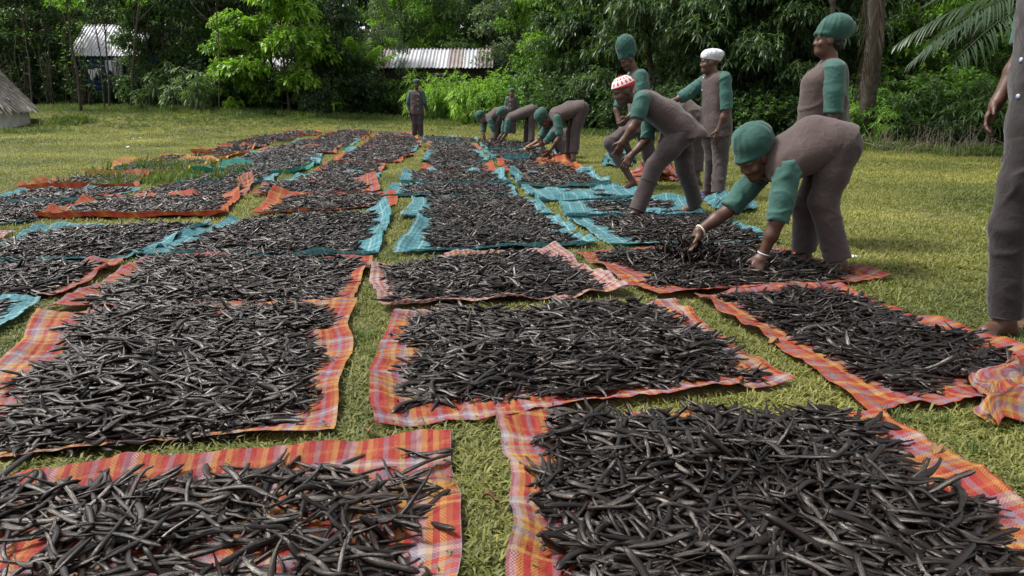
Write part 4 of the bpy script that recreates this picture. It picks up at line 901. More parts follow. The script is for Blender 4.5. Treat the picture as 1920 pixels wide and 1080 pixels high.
# dry brush pile and dry stalks in front of the fern thicket
r = np.random.RandomState(15); mb = MB()
e = empty('brush_pile', tuple(G(1795, 284)))
for _ in range(150):
    a = r.normal(0, 1, 3) * [.75, .25, 0] + [0, 0, abs(r.normal(0, .05))]; d = r.normal(0, 1, 3) * [.5, .3, .10]; mb.tube([a, a + d * .5 + r.normal(0, .03, 3), a + d], [.012, .01, .005], 4)
mb.build('branches', BARK, e); tag(e, 'low dark pile of cut branches at the lawn edge', 'brush pile')
mb = MB()
for _ in range(130):
    px_ = r.uniform(1630, 1880); Y = float(edge_y(P(px_, 183, 18)[0])) + r.uniform(.2, 1.1); X = P(px_, 183, Y)[0]; h = r.uniform(.2, .62); d = r.normal(0, .16, 2)
    mb.tube([[X, Y, -.02], [X + d[0] * .4, Y + d[1] * .4, h * .55], [X + d[0], Y + d[1], h]], [.005, .0045, .003], 4, cap=False)
tag(mb.build('dry_stalks', BARK), 'dry pale grass stalks below the fern thicket', 'stalks', kind='stuff')

# ------------------------------------------------------------------ people: smooth distance fields turned into one continuous surface
class Field:
    def __init__(s, h): s.h = h; s.pr = []; s.clips = []
    def cone(s, a, b, ra, rb, k=.02): s.pr.append(('c', np.array(a, float), np.array(b, float), ra, rb, k)); return s
    def ell(s, c, R, r, k=.02, sub=False): s.pr.append(('e', np.array(c, float), np.array(R, float), np.array(r, float), k, sub)); return s
    def clip(s, p, n): s.clips.append((np.array(p, float), np.array(n, float) / np.linalg.norm(n))); return s
    def solve(s):
        h = s.h; lo, hi = np.full(3, 1e9), np.full(3, -1e9)
        for q in s.pr:
            if q[0] == 'c': l, u = np.minimum(q[1] - q[3], q[2] - q[4]), np.maximum(q[1] + q[3], q[2] + q[4])
            else: m = q[3].max(); l, u = q[1] - m, q[1] + m
            lo, hi = np.minimum(lo, l), np.maximum(hi, u)
        lo -= 4 * h + .02; n = np.ceil((hi + 4 * h + .02 - lo) / h).astype(int)
        D = np.full(n, .5, np.float32)
        def box(l, u):
            i0 = np.clip(((l - lo) / h).astype(int) - 1, 0, n); i1 = np.clip(((u - lo) / h).astype(int) + 2, 0, n)
            ax = [(lo[k] + np.arange(i0[k], i1[k]) * h).astype(np.float32) for k in range(3)]
            return tuple(slice(i0[k], i1[k]) for k in range(3)), ax[0][:, None, None], ax[1][None, :, None], ax[2][None, None, :]
        for q in s.pr:
            if q[0] == 'c':
                _, a, b, ra, rb, k = q; pad = max(ra, rb) + k + 3 * h
                sl, X, Y, Z = box(np.minimum(a, b) - pad, np.maximum(a, b) + pad); ab = b - a; L2 = ab @ ab + 1e-9
                t = np.clip(((X - a[0]) * ab[0] + (Y - a[1]) * ab[1] + (Z - a[2]) * ab[2]) / L2, 0, 1)
                d = np.sqrt((X - a[0] - t * ab[0]) ** 2 + (Y - a[1] - t * ab[1]) ** 2 + (Z - a[2] - t * ab[2]) ** 2) - (ra + (rb - ra) * t); sub = False
            else:
                _, c, R, r_, k, sub = q; pad = r_.max() + k + 3 * h; sl, X, Y, Z = box(c - pad, c + pad)
                u = [((X - c[0]) * R[i][0] + (Y - c[1]) * R[i][1] + (Z - c[2]) * R[i][2]) for i in range(3)]
                k0 = np.sqrt(sum((u[i] / r_[i]) ** 2 for i in range(3))); k1 = np.sqrt(sum((u[i] / r_[i] ** 2) ** 2 for i in range(3))) + 1e-6
                d = k0 * (k0 - 1) / k1
            E = D[sl]
            if sub: d = -d; m = np.clip(.5 - .5 * (E - d) / k, 0, 1); D[sl] = E * (1 - m) + d * m + k * m * (1 - m)
            else: m = np.clip(.5 + .5 * (E - d) / k, 0, 1); D[sl] = E * (1 - m) + d * m - k * m * (1 - m)
        ax = [lo[k] + np.arange(n[k]) * h for k in range(3)]
        for p, nn in s.clips:
            D = np.maximum(D, ((ax[0][:, None, None] - p[0]) * nn[0] + (ax[1][None, :, None] - p[1]) * nn[1] + (ax[2][None, None, :] - p[2]) * nn[2]).astype(np.float32))
        I = D < 0
        cnt = sum(I[a:n[0] - 1 + a, b:n[1] - 1 + b, c:n[2] - 1 + c].astype(np.int8) for a in (0, 1) for b in (0, 1) for c in (0, 1))
        cell = np.argwhere((cnt > 0) & (cnt < 8)); idx = -np.ones(n, np.int32); idx[cell[:, 0], cell[:, 1], cell[:, 2]] = np.arange(len(cell))
        corner = {(a, b, c): D[cell[:, 0] + a, cell[:, 1] + b, cell[:, 2] + c] for a in (0, 1) for b in (0, 1) for c in (0, 1)}
        acc = np.zeros((len(cell), 3)); w = np.zeros(len(cell))
        for p0 in corner:
            for axn in range(3):
                if p0[axn]: continue
                p1 = list(p0); p1[axn] = 1; a, b = corner[p0], corner[tuple(p1)]; m = (a < 0) != (b < 0); t = np.where(m, a / np.where(m, a - b, 1), 0)
                q = np.zeros((len(cell), 3)) + p0; q[:, axn] = t; acc[m] += q[m]; w[m] += 1
        V = lo + (cell + acc / w[:, None]) * h; F = []
        for axn in range(3):
            o1, o2 = [(1, 2), (2, 0), (0, 1)][axn]; s0 = [slice(None)] * 3; s1 = [slice(None)] * 3; s0[axn] = slice(0, -1); s1[axn] = slice(1, None)
            A_, B_ = I[tuple(s0)], I[tuple(s1)]; e = np.argwhere(A_ != B_); flip = A_[e[:, 0], e[:, 1], e[:, 2]]
            e1 = e.copy(); e1[:, o1] -= 1; e2 = e.copy(); e2[:, o2] -= 1; e3 = e1.copy(); e3[:, o2] -= 1
            g = lambda x: idx[x[:, 0], x[:, 1], x[:, 2]]; q = np.stack([g(e), g(e1), g(e3), g(e2)], 1); q[~flip] = q[~flip][:, ::-1]; F.append(q)
        return V, np.concatenate(F)
def vnormals(V, F):
    n = np.cross(V[F[:, 2]] - V[F[:, 0]], V[F[:, 3]] - V[F[:, 1]]); o = np.zeros_like(V)
    for k in range(4):
        for c in range(3): o[:, c] += np.bincount(F[:, k], n[:, c], len(V))
    return o / (np.linalg.norm(o, axis=1)[:, None] + 1e-12)
def folds(V, F, seed, amp, scale=17, along=None):
    X = V.copy()
    if along is not None:                      # squeeze along the limb so folds run across it
        a = np.array(along) / np.linalg.norm(along); X = X + np.outer(X @ a, a) * .35
    n1, n2, n3 = Noise(3, scale, seed), Noise(3, scale * .6, seed + 1), Noise(3, scale * 2.6, seed + 2)
    g = n1(X); m = smooth01(.5 + .7 * n2(X))
    d = amp * (m * (1.6 * np.exp(-(g / .22) ** 2) - .5) + .40 * smooth01(.6 - .7 * n2(X)) * (np.exp(-(n3(X) / .2) ** 2) - .25) + .25 * g)      # narrow creases that come and go
    return V + vnormals(V, F) * d[:, None]
def frame(f, up):
    f = np.array(f, float); f /= np.linalg.norm(f); up = np.array(up, float); up -= f * (up @ f); up /= np.linalg.norm(up); return np.stack([np.cross(f, up), f, up])
def add_head(F_, c, R, s=1.0):
    g = lambda x, y, z: c + (R[0] * x + R[1] * y + R[2] * z) * s
    S = lambda *r_: np.array(r_) * s
    F_.ell(g(0, -.012, .035), R, S(.074, .095, .085)).ell(g(0, .025, -.035), R, S(.060, .062, .082), .03).ell(g(0, .046, -.092), R, S(.038, .038, .028), .03)
    F_.cone(g(0, .080, .006), g(0, .095, -.030), .009 * s, .0125 * s, .012).ell(g(.012, .088, -.035), R, S(.009, .009, .008), .008).ell(g(-.012, .088, -.035), R, S(.010, .010, .009), .008)
    F_.ell(g(0, .080, -.060), R, S(.018, .012, .007), .008).ell(g(0, .077, -.073), R, S(.016, .012, .008), .008).ell(g(0, .074, .020), R, S(.052, .016, .012), .02)
    for x in (-1, 1):
        F_.ell(g(x * .031, .094, .001), R, S(.017, .014, .012), .012, True); F_.ell(g(x * .076, -.008, -.008), R, S(.010, .022, .034), .012)
        F_.ell(g(x * .042, .058, -.030), R, S(.022, .022, .02), .02)
def add_hand(F_, w, d, n, t, curl=.6, s=1.0, fat=1.0):
    d = d / np.linalg.norm(d); t = t - d * (t @ d); t /= np.linalg.norm(t); n = np.cross(d, t) if n is None else n - d * (n @ d) - t * (n @ t); n /= np.linalg.norm(n)
    F_.cone(w, w + d * .03 * s, .026 * s, .03 * s, .02)
    for i, (o, ln) in enumerate(zip((.030, .010, -.010, -.029), (.92, 1.05, .98, .78))):
        b = w + d * .09 * s + t * o * s; F_.cone(w + d * .02 * s + t * o * .55 * s, b, .016 * s, .0125 * s, .014); a = .15 + curl * .25
        for seg, (sl, rr) in enumerate(zip((.043, .028, .022), (.0095, .0085, .0072))):
            dd = d * math.cos(a) + n * math.sin(a) + t * o * 2.2; dd /= np.linalg.norm(dd); e = b + dd * sl * ln * s; F_.cone(b, e, rr * s * fat, rr * .9 * s * fat, .004); b = e; a += curl * (.8, .6, .4)[seg]
    b = w + d * .03 * s + t * .026 * s; dd = d * .6 + t * .62 + n * .45; dd /= np.linalg.norm(dd); e = b + dd * .042 * s; F_.cone(b, e, .015 * s, .011 * s, .014); e2 = e + (dd * .5 + d * .6 + n * .2) * .028 * s; F_.cone(e, e2, .0105 * s * fat, .0085 * s * fat, .004)
def add_foot(F_, an, fd, s=1.0):
    fd = np.array([fd[0], fd[1], 0.0]); fd /= np.linalg.norm(fd); sd_ = np.array([-fd[1], fd[0], 0]); g = lambda f_, z, l=0: np.array([an[0], an[1], 0]) + fd * f_ * s + sd_ * l * s + [0, 0, z]
    F_.cone(an, g(-.02, .04), .037 * s, .034 * s, .03).cone(g(-.035, .035), g(.11, .03), .032 * s, .03 * s, .03).cone(an + [0, 0, -.01], g(.10, .035), .033 * s, .028 * s, .03)
    for k, l in enumerate((.032, .014, -.003, -.018, -.032)): F_.cone(g(.09, .026, l * .9), g(.185 - .012 * k, .02, l * 1.15), .018 * s, (.0125 if k else .015) * s, .008)
def shape(F_, name, mat, parent, org, seed=0, amp=0.0, scale=17, along=None):
    V, Fc = F_.solve()
    if amp: V = folds(V, Fc, seed, amp, scale, along)
    o = link(name, mesh_np(name, V - org, Fc, True), mat, parent); return o, V, Fc
PEOPLE_V = {}
def person(label, J, head, feet, Y=None, skin=SKIN, h=.008, hat='pouf', hatmat='hat', hem=.09, sleeve=1.0, cuffs=(.93, .93), hand=None, vest='brown', trs='trouser', seed=0, group='workers in brown vests and green sleeves', extra=None,
           leg=1.0, build=1.0, trouser_r=1.0, toe=((-1, -.25), (-1, -.1)), buttons=None, pocket=False, nape=False, hcurl=(.7, .7), sleevemat='green', undersleeve=False, hemplane=None, head_s=1.0, extra_skin=None):
    nr = h < .009; hg = h * 1.55; h = h * (1.12 if nr else 1.2)
    an = {k: G(feet[i][0], feet[i][1], .085) for i, k in enumerate('AB')}
    Y = Y if Y is not None else (an['A'][1] + an['B'][1]) / 2
    J = {k: P(v[0], v[1], Y + (v[2] if len(v) > 2 else 0)) for k, v in J.items()}
    J['anA'], J['anB'] = an['A'], an['B']; hip = (J['hipA'] + J['hipB']) / 2; chest = J['chest']; mid = J.get('mid', (hip + chest) / 2)
    c = P(head[0], head[1], Y + head[2]); R = frame(head[3], head[4]); s = build
    org = np.array([(an['A'][0] + an['B'][0]) / 2, (an['A'][1] + an['B'][1]) / 2, 0.0]); e = empty('person', org); tag(e, label, 'person', group)
    dt = hip - mid; dt /= np.linalg.norm(dt); shc = (J['shA'] + J['shB']) / 2
    nb = shc * .55 + chest * .45 + (shc - mid) / np.linalg.norm(shc - mid) * .02
    # ---- body
    b = Field(h)
    b.cone(chest, mid, .105 * s, .105 * s, .05).cone(mid, hip, .105 * s, .12 * s, .05)
    for k in 'AB':
        sh, el, wr, hp, kn, a_ = J['sh' + k], J['el' + k], J['wr' + k], J['hip' + k], J['kn' + k], J['an' + k]
        b.cone(sh * .65 + chest * .35, hp * .6 + mid * .4, .085 * s, .09 * s, .05).cone(sh * .7 + chest * .3, sh * .92 + chest * .08, .05 * s, .044 * s, .03)
        b.cone(sh, el, .044 * s, .040 * s, .02).cone(el, el * .6 + wr * .4, .041 * s, .040 * s, .015).cone(el * .6 + wr * .4, wr, .040 * s, .027 * s, .02)
        b.cone(hp, kn, .088 * s, .056 * s, .04).cone(kn, kn * .6 + a_ * .4, .056 * s, .052 * s, .02).cone(kn * .6 + a_ * .4, a_, .052 * s, .036 * s, .02)
        add_foot(b, a_, toe[0 if k == 'A' else 1], s)
        hd = (hand or {}).get(k); fd = wr - el; fd /= np.linalg.norm(fd)
        if hd: d_, t_ = np.array(hd[0], float), np.array(hd[1], float); d_ /= np.linalg.norm(d_)
        else: d_, t_ = fd, np.array([-.8, -.5 if k == 'A' else .5, .1])
        add_hand(b, wr, d_, None if not hd or len(hd) < 3 else np.array(hd[2], float), t_, hcurl[0 if k == 'A' else 1], s * 1.02, 1.0 if nr else 1.35)
    b.cone(nb, c - R[2] * .055 * s - R[1] * .02, .056 * s, .050 * s, .04); add_head(b, c, R, s * head_s)
    body, BV, BF = shape(b, 'body', skin, e, org)
    # ---- eyes
    if nr:
        for x in (-1, 1):
            mb = MB(); q = c + (R[0] * x * .031 + R[1] * .077 + R[2] * .001) * s; bm = Field(.003).ell(q, R, (.013, .008, .006)); shape(bm, 'eye', EYE, e, org)
    # ---- vest
    f = Field(hg)
    f.cone(chest, mid, .125 * s, .13 * s, .05).cone(mid, hip + dt * .02, .13 * s, .145 * s, .05)
    for k in 'AB':
        sh, hp = J['sh' + k], J['hip' + k]
        f.cone(sh * .52 + chest * .48, hp * .75 + mid * .25, .105 * s, .118 * s, .05).cone(hp * .75 + mid * .25, hp + dt * (hem + .08), .126 * s, .142 * s, .05).cone(sh * .5 + nb * .5, sh * .82 + nb * .18, .068 * s, .066 * s, .05)
    for q in (extra or []): f.cone(P(q[0], q[1], Y + q[2]), P(q[3], q[4], Y + q[5]), q[6], q[7], .05)
    f.clip(*((P(hemplane[0], hemplane[1], Y), hemplane[2]) if hemplane else (hip + dt * hem, dt)))
    f.cone(nb + (c - nb) * .08, nb + (c - nb) * .22, .078 * s, .068 * s, .03)
    v_, VV, VF = shape(f, 'vest', MC[vest], e, org, seed + 11, .0065 if nr else .006, 12, dt)
    # ---- sleeves
    for i, k in enumerate('AB'):
        sh, el, wr = J['sh' + k], J['el' + k], J['wr' + k]; f = Field(hg); cf = cuffs[i]
        ax = el - sh; ax /= np.linalg.norm(ax); s0 = sh * .93 + nb * .07; f.cone(s0 + ax * .004, sh * .5 + el * .5, .078 * s, .072 * s, .02).cone(sh * .5 + el * .5, el, .072 * s, .066 * s, .02)
        if cf > 1: end = el + (wr - el) * (cf - 1); f.cone(el, end + (wr - el) * .2, .066 * s, .060 * s, .02); f.clip(end, wr - el)
        else: f.cone(el, el + ax * .08, .066 * s, .066 * s, .01); f.clip(sh + (el - sh) * cf, ax)
        shape(f, 'sleeve', MC[sleevemat], e, org, seed + 30 + i, .007 if nr else .005, 17, ax)
        if undersleeve:
            f = Field(hg); f.cone(el, wr, .05 * s, .038 * s); shape(f, 'undersleeve', MC['black'], e, org)
    # ---- trousers
    f = Field(hg); tr_ = s * trouser_r
    f.cone(J['hipA'] * .8 + hip * .2, J['hipB'] * .8 + hip * .2, .120 * tr_, .120 * tr_, .05).cone(hip, hip * .7 + mid * .3, .115 * tr_, .105 * tr_, .04)
    for k in 'AB':
        hp, kn, a_ = J['hip' + k], J['kn' + k], J['an' + k]; he = kn + (a_ - kn) * leg; sd2 = a_ - kn; sd2 /= np.linalg.norm(sd2)
        f.cone(hp, hp * .5 + kn * .5, .115 * tr_, .096 * tr_, .04).cone(hp * .5 + kn * .5, kn, .098 * tr_, .081 * tr_, .03).cone(kn, he, .081 * tr_, .077 * tr_, .03)
        f.pr.append(('k', he, sd2))
    cl = [q for q in f.pr if q[0] == 'k']; f.pr = [q for q in f.pr if q[0] != 'k']
    TV, TF = f.solve()
    for i, (_, he, sd2) in enumerate(cl):      # cut each leg flat at its own hem
        rel = TV - he; dd = rel @ sd2; near = (dd > 0) & (np.linalg.norm(rel, axis=1) < .14); TV[near] -= np.outer(dd[near], sd2)
    TV = folds(TV, TF, seed + 60, .0065 if nr else .006, 14, (0, 0, 1.0))
    link('trousers', mesh_np('trousers', TV - org, TF, True), MC[trs], e)
    # ---- headgear, built in the head's own frame
    f = Field(.008 if nr else .011); I3 = np.eye(3)
    if hat == 'kufi':
        f.ell((0, -.012, .052), I3, (.088, .108, .085), .01); f.ell((0, -.012, .04), I3, (.090, .110, .05), .02); f.clip((0, -.01, .030), (0, .16, -1))
    elif hat == 'tall':
        f.ell((0, -.015, .05), I3, (.090, .11, .07), .03).ell((0, -.05, .14), I3, (.105, .125, .12), .05).ell((.0, -.06, .20), I3, (.088, .10, .085), .05); f.clip((0, .05, .035), (0, .30, -1))
    elif hat == 'flat':
        f.ell((0, -.012, .055), I3, (.090, .112, .075), .03).ell((0, -.03, .085), I3, (.098, .118, .06), .03); f.clip((0, .05, .035), (0, .22, -1))
    else:
        f.ell((0, -.012, .045), I3, (.090, .112, .065), .03).ell((0, -.052, .100), I3, (.122, .132, .105), .03).ell((0, -.012, .046), I3, (.097, .118, .030), .012); f.clip((0, .05, .022), (0, .24, -1))
    HV, HF = f.solve()
    if hat != 'kufi':
        th = np.arctan2(HV[:, 0], HV[:, 1] + .04); pl = smooth01((HV[:, 2] - .055) / .05) if hat != 'tall' else 1.0
        HV = folds(HV, HF, seed + 80, {'flat': .004, 'tall': .010}.get(hat, .007), 18); HV = HV + vnormals(HV, HF) * ((.0018 * np.sin(11 * th + 2.5 * np.sin(3 * th + seed) + HV[:, 2] * 18) * pl))[:, None]
    ho = link('knit_cap' if hat == 'kufi' else 'cap', mesh_np('cap', HV, HF, True), MC[hatmat], e)
    M = Matrix(((R[0][0], R[1][0], R[2][0], c[0] - org[0]), (R[0][1], R[1][1], R[2][1], c[1] - org[1]), (R[0][2], R[1][2], R[2][2], c[2] - org[2]), (0, 0, 0, 1)))
    ho.matrix_basis = M @ Matrix.Scale(s * head_s, 4)
    if nape:
        f = Field(.006).ell(c + R[2] * -.025 * s - R[1] * .062 * s, R, (.07, .045, .045), .02); shape(f, 'hair', HAIR, e, org, 5, .006, 60)
    # ---- buttons sit where the pixel meets the vest
    for (bx, by) in (buttons or []):
        px_, py_, zc_ = project(VV); k_ = np.argsort((px_ - bx) ** 2 + (py_ - by) ** 2)[:40]; k_ = k_[np.argmin(zc_[k_])]; nrm = vnormals(VV, VF)[k_]
        mb = MB(); q = VV[k_] + nrm * .002 - org; mb.tube([q - nrm * .004, q + nrm * .0025], [.0115 if nr else .017, .0105 if nr else .016], 12); mb.build('button', BUTTON, e)
    PEOPLE_V[label] = (VV, VF, org, e, J)
    return e, J, org
NP = [(1.0, 0, 0)]
# main worker gathering beans, bent double over a red plaid mat
e13, J13, o13 = person('woman in green cap bending over red plaid mat, gathering beans in both hands',
    dict(hipA=(1577, 275, -.10), hipB=(1570, 275, .10), chest=(1466, 296), mid=(1526, 262), shA=(1478, 322, -.17), shB=(1432, 316, .15), elA=(1457, 416, -.22), wrA=(1430, 478, -.20), elB=(1364, 396, .10), wrB=(1310, 434, .02),
         knA=(1543, 378, -.12), knB=(1512, 384, .12)), (1413, 299, -.02, (-.70, -.42, -.55), (-.42, -.12, .88)), [(1573, 492), (1508, 473)], h=.006, seed=1, hemplane=(1566, 272, (.80, 0, -.60)), cuffs=(1.0, .95), build=1.08, leg=.94,
    toe=((-.9, -.45), (-.8, -.5)), hand={'A': ((-.45, -.35, -.8), (-.9, .3, .2)), 'B': ((-.35, -.15, -.9), (.2, -.95, .1))}, hcurl=(.45, 1.0), trouser_r=.98)
# beads and bangle
def ring(parent, org, c, ax, rad, rr, mat, name, beads=0):
    ax = ax / np.linalg.norm(ax); u = np.cross(ax, [.3, 1, .2]); u /= np.linalg.norm(u); w = np.cross(ax, u); a = np.linspace(0, 2 * np.pi, (beads or 24) + 1); p = c + rad * (np.outer(np.cos(a), u) + np.outer(np.sin(a), w)) - org
    mb = MB()
    if beads:
        for q in p[:-1]: mb.tube([q - ax * rr, q - ax * rr * .6, q + ax * rr * .6, q + ax * rr], [rr * .4, rr, rr, rr * .4], 7)
    else: mb.tube(p, rr, 6, cap=False)
    mb.build(name, mat, parent, True)
PEARL = mat_simple('pearl_beads', (.55, .5, .42), (.65, .6, .5), 20, .25, 0)
ring(e13, o13, J13['wrB'] * .93 + J13['elB'] * .07, J13['wrB'] - J13['elB'], .034, .007, PEARL, 'bead_bracelet', 18)
ring(e13, o13, J13['wrA'] * .95 + J13['elA'] * .05, J13['wrA'] - J13['elA'], .035, .004, mat_simple('silver_bangle', (.5, .5, .5), (.6, .6, .6), 5, .2, 0, spec=.8), 'bangle')
# red-capped man
person('man in red and white knit cap leaning forward over teal mats', dict(hipA=(1284, 247, -.10), hipB=(1276, 244, .12), chest=(1216, 196), mid=(1250, 216), shA=(1203, 186, -.18), shB=(1222, 205, .16), elA=(1194, 228, -.22), wrA=(1169, 263, -.22), elB=(1212, 264, .12), wrB=(1185, 290, .02),
       knA=(1227, 312, -.15), knB=(1284, 318, .12)), (1169, 171, -.02, (-.92, -.22, -.36), (-.32, -.05, .95)), [(1193, 398), (1304, 384)], h=.007, seed=2, hat='kufi', hatmat='kufi', hem=.02, hemplane=(1270, 262, (.18, 0, -1)), cuffs=(.90, .95), leg=.96,
       toe=((-1, -.3), (-.9, .2)), hand={'A': ((-.35, 0, -.9), (-.8, -.3, 0)), 'B': ((-.5, -.1, -.85), (-.8, .2, 0))}, hcurl=(.6, .5), group='workers in brown vests and green sleeves')
# white-capped worker
person('worker in white patterned cap standing with one arm stretched out', dict(hipA=(1351, 238, -.09), hipB=(1334, 238, .09), chest=(1342, 160), mid=(1342, 200), shA=(1359, 148, -.14), shB=(1324, 151, .14), elA=(1362, 206, -.18), wrA=(1347, 242, -.18), elB=(1286, 178, .10), wrB=(1264, 189, .08),
       knA=(1351, 300, -.09), knB=(1336, 298, .09)), (1331, 117, 0, (-.97, .1, -.02), (.05, 0, 1)), [(1346, 362), (1331, 354)], h=.007, seed=3, hat='flat', hatmat='print', hem=.10, cuffs=(1.0, 1.55), buttons=[(1317, 145), (1313, 170), (1309, 205), (1309, 236)],
       toe=((-1, -.4), (-1, 0)), hand={'A': ((-.12, -.1, -1), (-1, -.2, 0))}, hcurl=(.4, .4))
# standing woman seen from the side
person('woman in green cap standing upright behind the bending woman', dict(hipA=(1556, 258, -.11), hipB=(1546, 258, .11), chest=(1556, 150), mid=(1550, 200), shA=(1566, 130, -.18), shB=(1552, 127, .18), elA=(1562, 212, -.20), wrA=(1548, 268, -.22), elB=(1535, 212, .18), wrB=(1515, 250, .16),
       knA=(1553, 365, -.1), knB=(1542, 362, .1)), (1552, 76, 0, (-.98, .18, .06), (.16, 0, .98)), [(1553, 440), (1543, 437)], Y=5.5, head_s=.92, h=.007, seed=4, hem=.10, cuffs=(1.0, 1.0), nape=True,
       extra=[(1530, 158, -.07, 1526, 235, -.07, .105, .12), (1530, 158, .07, 1526, 235, .07, .105, .12)])
# tall-capped worker stepping forward
person('worker in tall green cap stepping forward behind the red-capped man', dict(hipA=(1197, 236, -.10), hipB=(1206, 234, .10), chest=(1198, 156), mid=(1200, 196), shA=(1202, 141, -.17), shB=(1186, 143, .17), elA=(1206, 186, -.22), wrA=(1180, 218, -.24), elB=(1156, 206, .10), wrB=(1172, 262, -.05),
       knA=(1144, 268, -.12), knB=(1216, 288, .10)), (1177, 112, 0, (-.80, -.30, -.50), (-.20, -.05, .97)), [(1187, 343), (1224, 338)], h=.009, seed=5, hat='tall', hem=.08, cuffs=(.95, .95), leg=.55)
# worker bent over behind, seen between the two
person('worker bending down between red-capped and white-capped workers, bare ankles', dict(hipA=(1306, 222, -.10), hipB=(1297, 222, .10), chest=(1262, 206), mid=(1284, 206), shA=(1256, 212, -.17), shB=(1254, 210, .17), elA=(1245, 250, -.18), wrA=(1238, 284, -.18), elB=(1242, 250, .18), wrB=(1234, 284, .18),
       knA=(1308, 280, -.10), knB=(1294, 278, .10)), (1238, 214, 0, (-.6, -.2, -.8), (-.8, 0, .4)), [(1307, 338), (1293, 333)], h=.009, seed=6, hem=.05, leg=.72)
# right-hand man, cut by the frame
person('barefoot man in shaded brown clothes standing beside the red and lilac mat, hand hanging loose', dict(hipA=(1948, 262, -.08), hipB=(1972, 262, .14), chest=(1968, 20), mid=(1962, 145), shA=(1998, -20, -.20), shB=(1952, -15, .20), elA=(2010, 120, -.26), wrA=(2000, 215, -.24), elB=(1920, 98, .20), wrB=(1872, 188, .16),
       knA=(1893, 425, -.06), knB=(1958, 430, .14)), (1962, -110, 0, (-.85, -.45, -.2), (-.1, 0, 1)), [(1885, 600), (1975, 585)], h=.007, seed=7, hem=.06, vest='brown_shaded', trs='brown_shaded', leg=.95, hand={'B': ((-.38, -.05, -.92), (-.75, -.6, 0), (.8, -.4, -.2))}, hcurl=(.5, .6),
       buttons=[(1911, 115), (1906, 182)], toe=((-1, -.25), (-1, -.1)), cuffs=(.9, .9))
# far group
person('worker in green cap bent double at the teal mats, trousers rolled up', dict(hipA=(1091, 204, -.10), hipB=(1087, 204, .10), chest=(1044, 214), mid=(1068, 205), shA=(1045, 222, -.17), shB=(1036, 220, .17), elA=(1050, 256, -.22), wrA=(1033, 280, -.22), elB=(1012, 260, .10), wrB=(1020, 281, .06),
       knA=(1079, 248, -.10), knB=(1070, 248, .10)), (1020, 226, 0, (-.5, -.15, -.85), (-.85, -.1, .5)), [(1075, 299), (1066, 295)], h=.010, seed=8, hem=.05, leg=.78)
person('worker crouching low beside the bent worker with rolled trousers', dict(hipA=(1074, 272, -.10), hipB=(1070, 271, .12), chest=(1043, 250), mid=(1062, 256), shA=(1036, 250, -.16), shB=(1032, 248, .16), elA=(1022, 268, -.2), wrA=(1002, 275, -.2), elB=(1014, 262, .12), wrB=(994, 273, .1),
       knA=(1046, 262, -.15), knB=(1040, 260, .15)), (1022, 236, 0, (-.7, -.2, -.65), (-.6, 0, .7)), [(1062, 290), (1052, 287)], h=.010, seed=9, hem=.06, skin=SKIN2)
person('worker in green cap bending between the crouched and the hunched workers', dict(hipA=(1000, 207, -.10), hipB=(996, 207, .10), chest=(957, 221), mid=(979, 213), shA=(953, 227, -.17), shB=(948, 225, .17), elA=(949, 251, -.18), wrA=(937, 267, -.18), elB=(943, 250, .12), wrB=(931, 266, .12),
       knA=(997, 237, -.10), knB=(989, 237, .10)), (943, 217, 0, (-.6, -.4, -.7), (-.72, -.1, .7)), [(996, 265), (986, 263)], h=.010, seed=10, hem=.06)
person('hunched worker in green cap bending at the far end of the workers', dict(hipA=(943, 210, -.10), hipB=(947, 209, .12), chest=(919, 220), mid=(932, 212), shA=(920, 226, -.16), shB=(907, 226, .16), elA=(926, 247, -.18), wrA=(919, 263, -.2), elB=(906, 249, .0), wrB=(909, 265, .0),
       knA=(930, 238, -.10), knB=(938, 238, .10)), (902, 223, 0, (-.6, -.35, -.75), (-.8, -.1, .55)), [(926, 262), (937, 260)], h=.010, seed=11, hem=.06, skin=SKIN2)
person('worker in flat green cap standing alone at the far end of the mats', dict(hipA=(775, 211, 0), hipB=(787, 211, 0), chest=(781, 181), mid=(781, 197), shA=(770, 174, 0), shB=(792, 174, 0), elA=(765, 196, 0), wrA=(768, 208, -.08), elB=(797, 196, 0), wrB=(801, 209, -.08),
       knA=(777, 232, -.04), knB=(788, 232, -.02)), (781, 158, -.03, (.15, -1, -.03), (0, 0, 1)), [(777, 253), (789, 253)], h=.010, seed=12, hat='flat', hem=.06, undersleeve=True, buttons=[(784, 179), (785, 188), (785, 197), (785, 206)], toe=((0, -1), (.2, -1)),
       hand={'A': ((0, -.1, -1), (.3, -1, 0)), 'B': ((.2, -.3, -1), (-.3, -1, 0))}, hcurl=(.4, .4), leg=.98)
person('short worker in flat green cap standing behind the bending workers', dict(hipA=(954, 214, 0), hipB=(963, 214, 0), chest=(959, 191), mid=(959, 203), shA=(951, 185, 0), shB=(968, 185, 0), elA=(950, 202, 0), wrA=(953, 213, -.08), elB=(971, 203, 0), wrB=(972, 215, -.08),
       knA=(955, 232, -.03), knB=(963, 232, -.03)), (959, 174, -.02, (-.25, -1, 0), (0, 0, 1)), [(955, 249), (963, 249)], h=.010, seed=13, hat='flat', hem=.06, build=.92, buttons=[(956, 190), (956, 197), (956, 205)], toe=((0, -1), (.2, -1)),
       hand={'A': ((0, -.1, -1), (.3, -1, 0)), 'B': ((0, -.1, -1), (-.3, -1, 0))}, hcurl=(.4, .4), skin=SKIN2)

